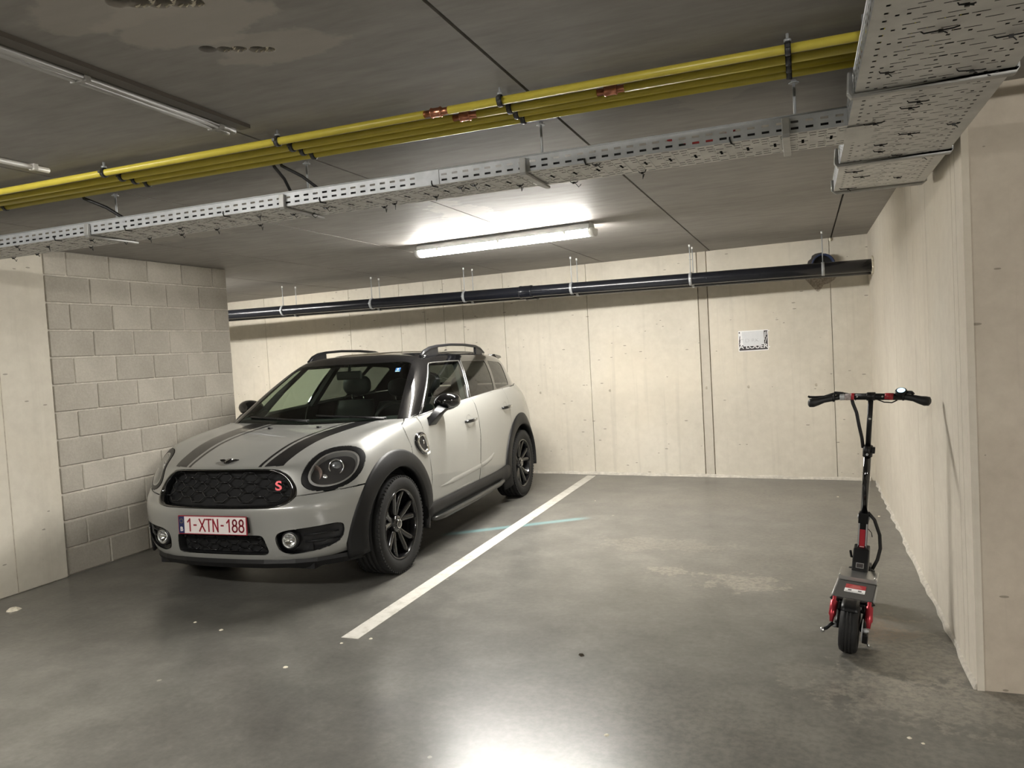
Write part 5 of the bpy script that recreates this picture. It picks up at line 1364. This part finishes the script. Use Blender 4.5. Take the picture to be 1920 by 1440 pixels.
# rear mudguard hugging the tyre
rg = []
for i in range(9):
    a = math.radians(15+150*i/8); rg.append([(RW_*1.12*math.cos(a)*1.0, y, RW_+RW_*1.12*math.sin(a)) for y in (-.036, -.02, .02, .036)]+[(RW_*1.15*math.cos(a), y, RW_+RW_*1.15*math.sin(a)) for y in (.036, .02, -.02, -.036)])
S(MB().rings(rg[:7], True, True), 'mudguard', M['blk'])
# deck
dp = [(.075, -.085), (.36, -.085), (.375, -.070), (.375, .070), (.36, .085), (.075, .085), (.06, .070), (.06, -.070)]
dk = S(MB().prism(dp, (0, 0, .012), (0, 0, .218), (1, 0, 0), (0, 1, 0)), 'deck', M['deckm'], sc, .003)
S(MB().box(.09, .42, -.070, .070, .155, .218), 'battery_case', M['blk'], dk, .006)
for s in (1, -1):
    S(MB().tube([(.070, s*.085, .222), (.055, s*.092, .219), (.048, s*.082, .216), (.052, s*.066, .216), (.070, s*.064, .220)], .005, 8), 'deck_loop', M['blk'], dk)
    S(MB().tube([(.08, s*.088, .222), (.36, s*.088, .222)], .006, 8), 'deck_edge', M['bracket'], dk)
S(MB().box(.050, .080, -.055, .055, .175, .212), 'rear_light_block', M['blk'], dk, .004)
for s in (1, -1): S(MB().box(.046, .052, s*.030-.012, s*.030+.012, .190, .200), 'rear_reflector', M['bracket'], dk)
st_ = S(MB().box(.205, .270, -.045, .045, .2302, .2312), 'deck_sticker', M['redplast'], dk)
S(MB().box(.150, .204, -.045, .045, .2302, .2312), 'sticker_field', M['paper'], dk)
for q in (-1, 1): S(MB().box(.172, .186, q*.022-.008, q*.022+.008, .2312, .2318), 'sticker_mark', M['print'], dk)
S(MB().box(.157, .163, -.04, .04, .2312, .2318), 'sticker_line', M['pvcgrey'], dk)
for k in range(3): S(MB().box(.218+k*.016, .224+k*.016, -.03+.006*k, .028-.006*k, .2312, .2317), 'sticker_print', plain('sticker_pale', (.55, .25, .22), .5) if k == 0 else bpy.data.materials['sticker_pale'], dk)
# bright front plate
fp_ = S(MB().prism([(.325, .230), (.333, .230), (.335, .244), (.45, .252), (.45, .258), (.327, .250)], (0, .176, 0), (0, -.088, 0)), 'front_plate', M['satin'], sc, .002)
for s in (1, -1):
    for x in (.34, .355): S(MB().lathe([(0, .006), (.004, .006), (.005, 0)], (x, s*.079, .251), (0, 0, 1), 8), 'plate_screw', M['chrome'], fp_)
# folding joint and stem
def stem(z): return .515-.080*(z-.25)          # stem axis leans back
fb = S(MB().prism([(.415, .235), (.555, .235), (.555, .33), (.525, .37), (.465, .36), (.432, .30)], (0, .074, 0), (0, -.037, 0)), 'folding_joint', M['blk'], sc, .006)
S(MB().obox((.427, 0, .285), (.002, 0, 0), (0, .018, 0), (.004, 0, .012)), 'joint_badge', M['satin'], fb)
S(MB().obox((.4255, 0, .285), (.002, 0, 0), (0, .015, 0), (.004, 0, .009)), 'joint_badge_field', M['print'], fb)
S(MB().tube([(.515, .040, .30), (.515, .048, .30), (.495, .052, .335)], .006, 8), 'joint_lever', M['blk'], fb)
def seg(z0, z1, w, nm, mat, parent=sc, bv=.004):
    a, b = Vector((stem(z0), 0, z0)), Vector((stem(z1), 0, z1)); d = (b-a)/2; t = Vector((1, 0, .080)).normalized()
    return S(MB().obox((a+b)/2, t*w, Vector((0, w, 0)), d), nm, mat, parent, bv)
lo = seg(.30, .50, .022, 'lower_stem', M['blk'])
c = Vector((stem(.405)-.0225, 0, .405))
S(MB().obox(c+Vector((-.001, 0, 0)), (.0012, 0, 0), (0, .0125, 0), (-.0075, 0, .055)), 'stem_label', M['redplast'], lo)
S(MB().obox(c+Vector((-.0025+.002, 0, -.036)), (.0013, 0, 0), (0, .010, 0), (0, 0, .001)), 'label_line', M['paper'], lo)
S(MB().obox(Vector((stem(.40)-.0215, .0175, .40)), (.002, 0, 0), (0, .003, 0), (-.012, 0, .09)), 'stem_edge', M['steel'], lo)
S(MB().obox(Vector((stem(.40)-.0215, -.0175, .40)), (.002, 0, 0), (0, .003, 0), (-.012, 0, .09)), 'stem_edge', M['steel'], lo)
jt = seg(.49, .545, .024, 'stem_hinge', M['blk'])
S(MB().lathe([(0, .011), (.058, .011)], (stem(.52), -.029, .52), (0, 1, 0), 12, cap=True), 'hinge_pin', M['steel'], jt)
mid_ = S(MB().tube([(stem(.53), 0, .53), (stem(.86), 0, .86)], .0175, 16), 'middle_stem', M['gloss'])
S(MB().tube([(stem(.85), 0, .85), (stem(1.135), 0, 1.135)], .0125, 14), 'upper_stem', M['blk'])
cl_ = S(MB().lathe([(-.028, .0185), (-.028, .023), (.028, .023), (.028, .0185)], (stem(.865), 0, .865), (-.080, 0, 1), 18, cap=True), 'height_clamp', M['blk'])
S(MB().obox((stem(.865)-.008, -.026, .872), (.012, 0, 0), (0, .008, 0), (0, 0, .016)), 'clamp_lever', M['blk'], cl_, .003)
S(MB().lathe([(0, .006), (.010, .006)], (stem(.85)-.024, 0, .85), (-1, 0, 0), 8, cap=True), 'clamp_bolt', M['steel'], cl_)
S(MB().lathe([(0, .006), (.004, .005), (.004, 0)], (stem(1.03)-.0125, -.002, 1.03), (-1, 0, 0), 10), 'lock_button', M['satin'])
# front fork, mudguard
for s in (1, -1): S(MB().tube([(.555, s*.030, .235), (.60, s*.052, .215), (.65, s*.054, RW_)], .012, 8), 'fork_leg', M['blk'])
S(MB().obox((.57, 0, .235), (.025, 0, 0), (0, .045, 0), (0, 0, .018)), 'fork_crown', M['blk'], sc, .006)
rg = []
for i in range(9):
    a = math.radians(30+130*i/8); rg.append([(.65+k*math.cos(a), y, RW_+k*math.sin(a)) for k, y in ((.124, -.04), (.124, .04), (.129, .04), (.129, -.04))])
S(MB().rings(rg, True, True), 'front_mudguard', M['blk'])
# handlebar, turned level in its clamp
BAR[0] = Matrix(((1, 0, 0, 0), (0, 1, 0, 0), (0, -.082, 1, 0), (0, 0, 0, 1)))
hx, hz = stem(1.14), 1.142
hb = S(MB().tube([(hx, .075, hz), (hx, -.155, hz-.004)], .0165, 16), 'handlebar', M['blk'])
S(MB().lathe([(-.02, .018), (-.018, .021), (.018, .021), (.02, .018)], (hx, 0, hz), (0, 1, 0), 16, cap=True), 'bar_clamp', M['blk'], hb)
for y in (.062, -.052): S(MB().lathe([(0, .005), (.004, .004), (.004, 0)], (hx-.0165, y, hz), (-1, 0, 0), 8), 'bar_bolt', M['satin'], hb)
S(MB().tube([(hx, .075, hz), (hx, .118, hz-.001)], .0172, 16), 'left_sleeve', M['greyplast'], hb)
S(MB().tube([(hx, .075, hz), (hx, .090, hz)], .0176, 16), 'red_band', M['redplast'], hb)
S(MB().tube([(hx, .118, hz-.001), (hx, .142, hz-.002)], .0165, 12), 'fold_knob', M['steel'], hb)
S(MB().tube([(hx, -.062, hz-.001), (hx, -.100, hz-.002)], .0175, 16), 'red_sleeve', M['redplast'], hb)
S(MB().tube([(hx, .14, hz-.002), (hx, .165, hz-.006), (hx-.004, .19, hz-.010)], .013, 12), 'left_bar', M['blk'], hb)
S(MB().tube([(hx, -.10, hz-.003), (hx-.004, -.16, hz-.004)], .0145, 12), 'right_bar', M['blk'], hb)
for s, y0, zo in ((1, .165, -.008), (-1, -.140, -.004)):
    pts = [(hx-.003, y0, hz+zo), (hx-.006, y0+s*.02, hz+zo-.001), (hx-.012, y0+s*.05, hz+zo-.006), (hx-.020, y0+s*.075, hz+zo-.014), (hx-.028, y0+s*.098, hz+zo-.019), (hx-.034, y0+s*.115, hz+zo-.020), (hx-.036, y0+s*.121, hz+zo-.020)]
    g = S(MB().tube(pts, [.0150, .0155, .0160, .0195, .0235, .0215, .012], 16), 'grip', M['rubber'], hb)
    S(MB().tube([pts[0], (pts[0][0], pts[0][1]+s*.008, pts[0][2])], .0185, 16), 'grip_collar', M['blk'], g)
lv = S(MB().obox((hx+.012, .150, hz+.016), (.014, 0, 0), (0, .022, .002), (0, -.001, .008)), 'brake_lever', M['blk'], hb, .003)
S(MB().tube([(hx+.020, .155, hz+.018), (hx+.030, .185, hz+.010), (hx+.034, .22, hz-.002), (hx+.034, .265, hz-.004), (hx+.033, .290, hz-.003), (hx+.032, .298, hz+.002)], [.007, .0065, .006, .006, .006, .005], 8), 'lever_blade', M['blk'], lv)
S(MB().tube([(hx+.012, .130, hz+.018), (hx+.014, .11, hz+.015), (hx+.018, .085, hz+.008), (hx+.02, .07, hz-.02)], .0028, 6), 'brake_cable', M['rubber'], lv)
ds_ = S(MB().lathe([(-.010, .026), (.006, .026), (.009, .022), (.009, 0)], (hx-.006, -.132, hz+.022), (-.55, 0, .84), 24), 'display', M['blk'], hb)
t_ = NT('display_glow'); t_.b.inputs['Base Color'].default_value = (.1, .2, .25, 1); t_.b.inputs['Emission Color'].default_value = (.45, .8, 1, 1); t_.b.inputs['Emission Strength'].default_value = .35
S(MB().lathe([(.0092, .018), (.0096, .0)], (hx-.006, -.132, hz+.022), (-.55, 0, .84), 20), 'display_screen', t_.m, ds_)
S(MB().tube([(hx-.004, -.150, hz+.020), (hx-.006, -.178, hz+.017), (hx-.012, -.188, hz+.010)], [.008, .0085, .006], 8), 'throttle', M['blk'], ds_)
# cables
BAR[0] = None
S(MB().tube([(hx+.004, .088, hz-.012), (hx-.004, .080, hz-.04), (hx-.006, .060, hz-.085), (hx-.004, .045, hz-.15), (stem(.93)-.004, .030, .93), (stem(.88)-.002, .022, .88)], .0085, 10), 'cable_sleeve', M['rubber'], sc)
S(MB().tube([(hx, -.03, hz-.014), (hx, -.06, hz-.024), (hx-.002, -.095, hz-.024), (hx-.002, -.118, hz-.010)], .003, 6), 'display_wire', M['rubber'], sc)
S(MB().tube([(stem(.545)-.006, -.018, .548), (stem(.53)-.008, -.050, .515), (stem(.46)-.01, -.078, .44), (stem(.38)-.01, -.085, .37), (.49, -.075, .31), (.475, -.055, .262)], .0085, 10), 'cable_sleeve', M['rubber'], sc)
S(MB().tube([(stem(.47), -.024, .46), (stem(.45)-.01, -.04, .445), (stem(.42)-.02, -.045, .425)], .0022, 6), 'loose_wire', M['rubber'], sc)
MBX = None
# ------------------------------------------------------------------ crumbs on the floor
for x, y, s, lab in [(.23, 7.35, .012, 'white crumb on the floor near the back right corner'), (.455, 7.1, .009, 'small pale crumb close to the right wall by the back corner'), (.50, 6.6, .012, 'pale crumb at the foot of the right wall behind the scooter'),
                     (-1.9, 7.0, .008, 'tiny white crumb right of the white line near the back wall'), (-2.18, 3.42, .012, 'pale crumb by the near end of the white line'), (-2.30, 3.33, .010, 'small pale crumb just in front of the white line'),
                     (-2.30, 4.55, .016, 'flat white flake left of the white line beside the front wheel'), (-2.4, 3.0, .014, 'pale flake lying in front of the white line'), (.30, 3.0, .010, 'white crumb near the wall corner at lower right'), (.34, 2.97, .008, 'tiny crumb beside the corner of the right wall'),
                     (-.75, 2.75, .013, 'white crumb in the foreground right of centre'), (-3.1, 3.35, .014, 'pale crumb on the floor in front of the car'), (-3.35, 3.42, .012, 'small pale crumb in front of the number plate'), (-4.75, 3.35, .05, 'broken pale mortar lump by the left pier')]:
    crumb(x, y, s, M['foam'], lab, .35)
m = MB(); m.rings([[(-1.06, 3.455, 0), (-1.045, 3.44, 0), (-1.03, 3.452, 0), (-1.04, 3.47, 0)], [(-1.055, 3.456, .008), (-1.045, 3.446, .012), (-1.035, 3.452, .009), (-1.042, 3.465, .006)]], True, False)
tag(m.build('dry_leaf', plain('dead_leaf', (.05, .04, .025), .8), None), 'small dark dry leaf on the open floor right of the white line', 'leaf')
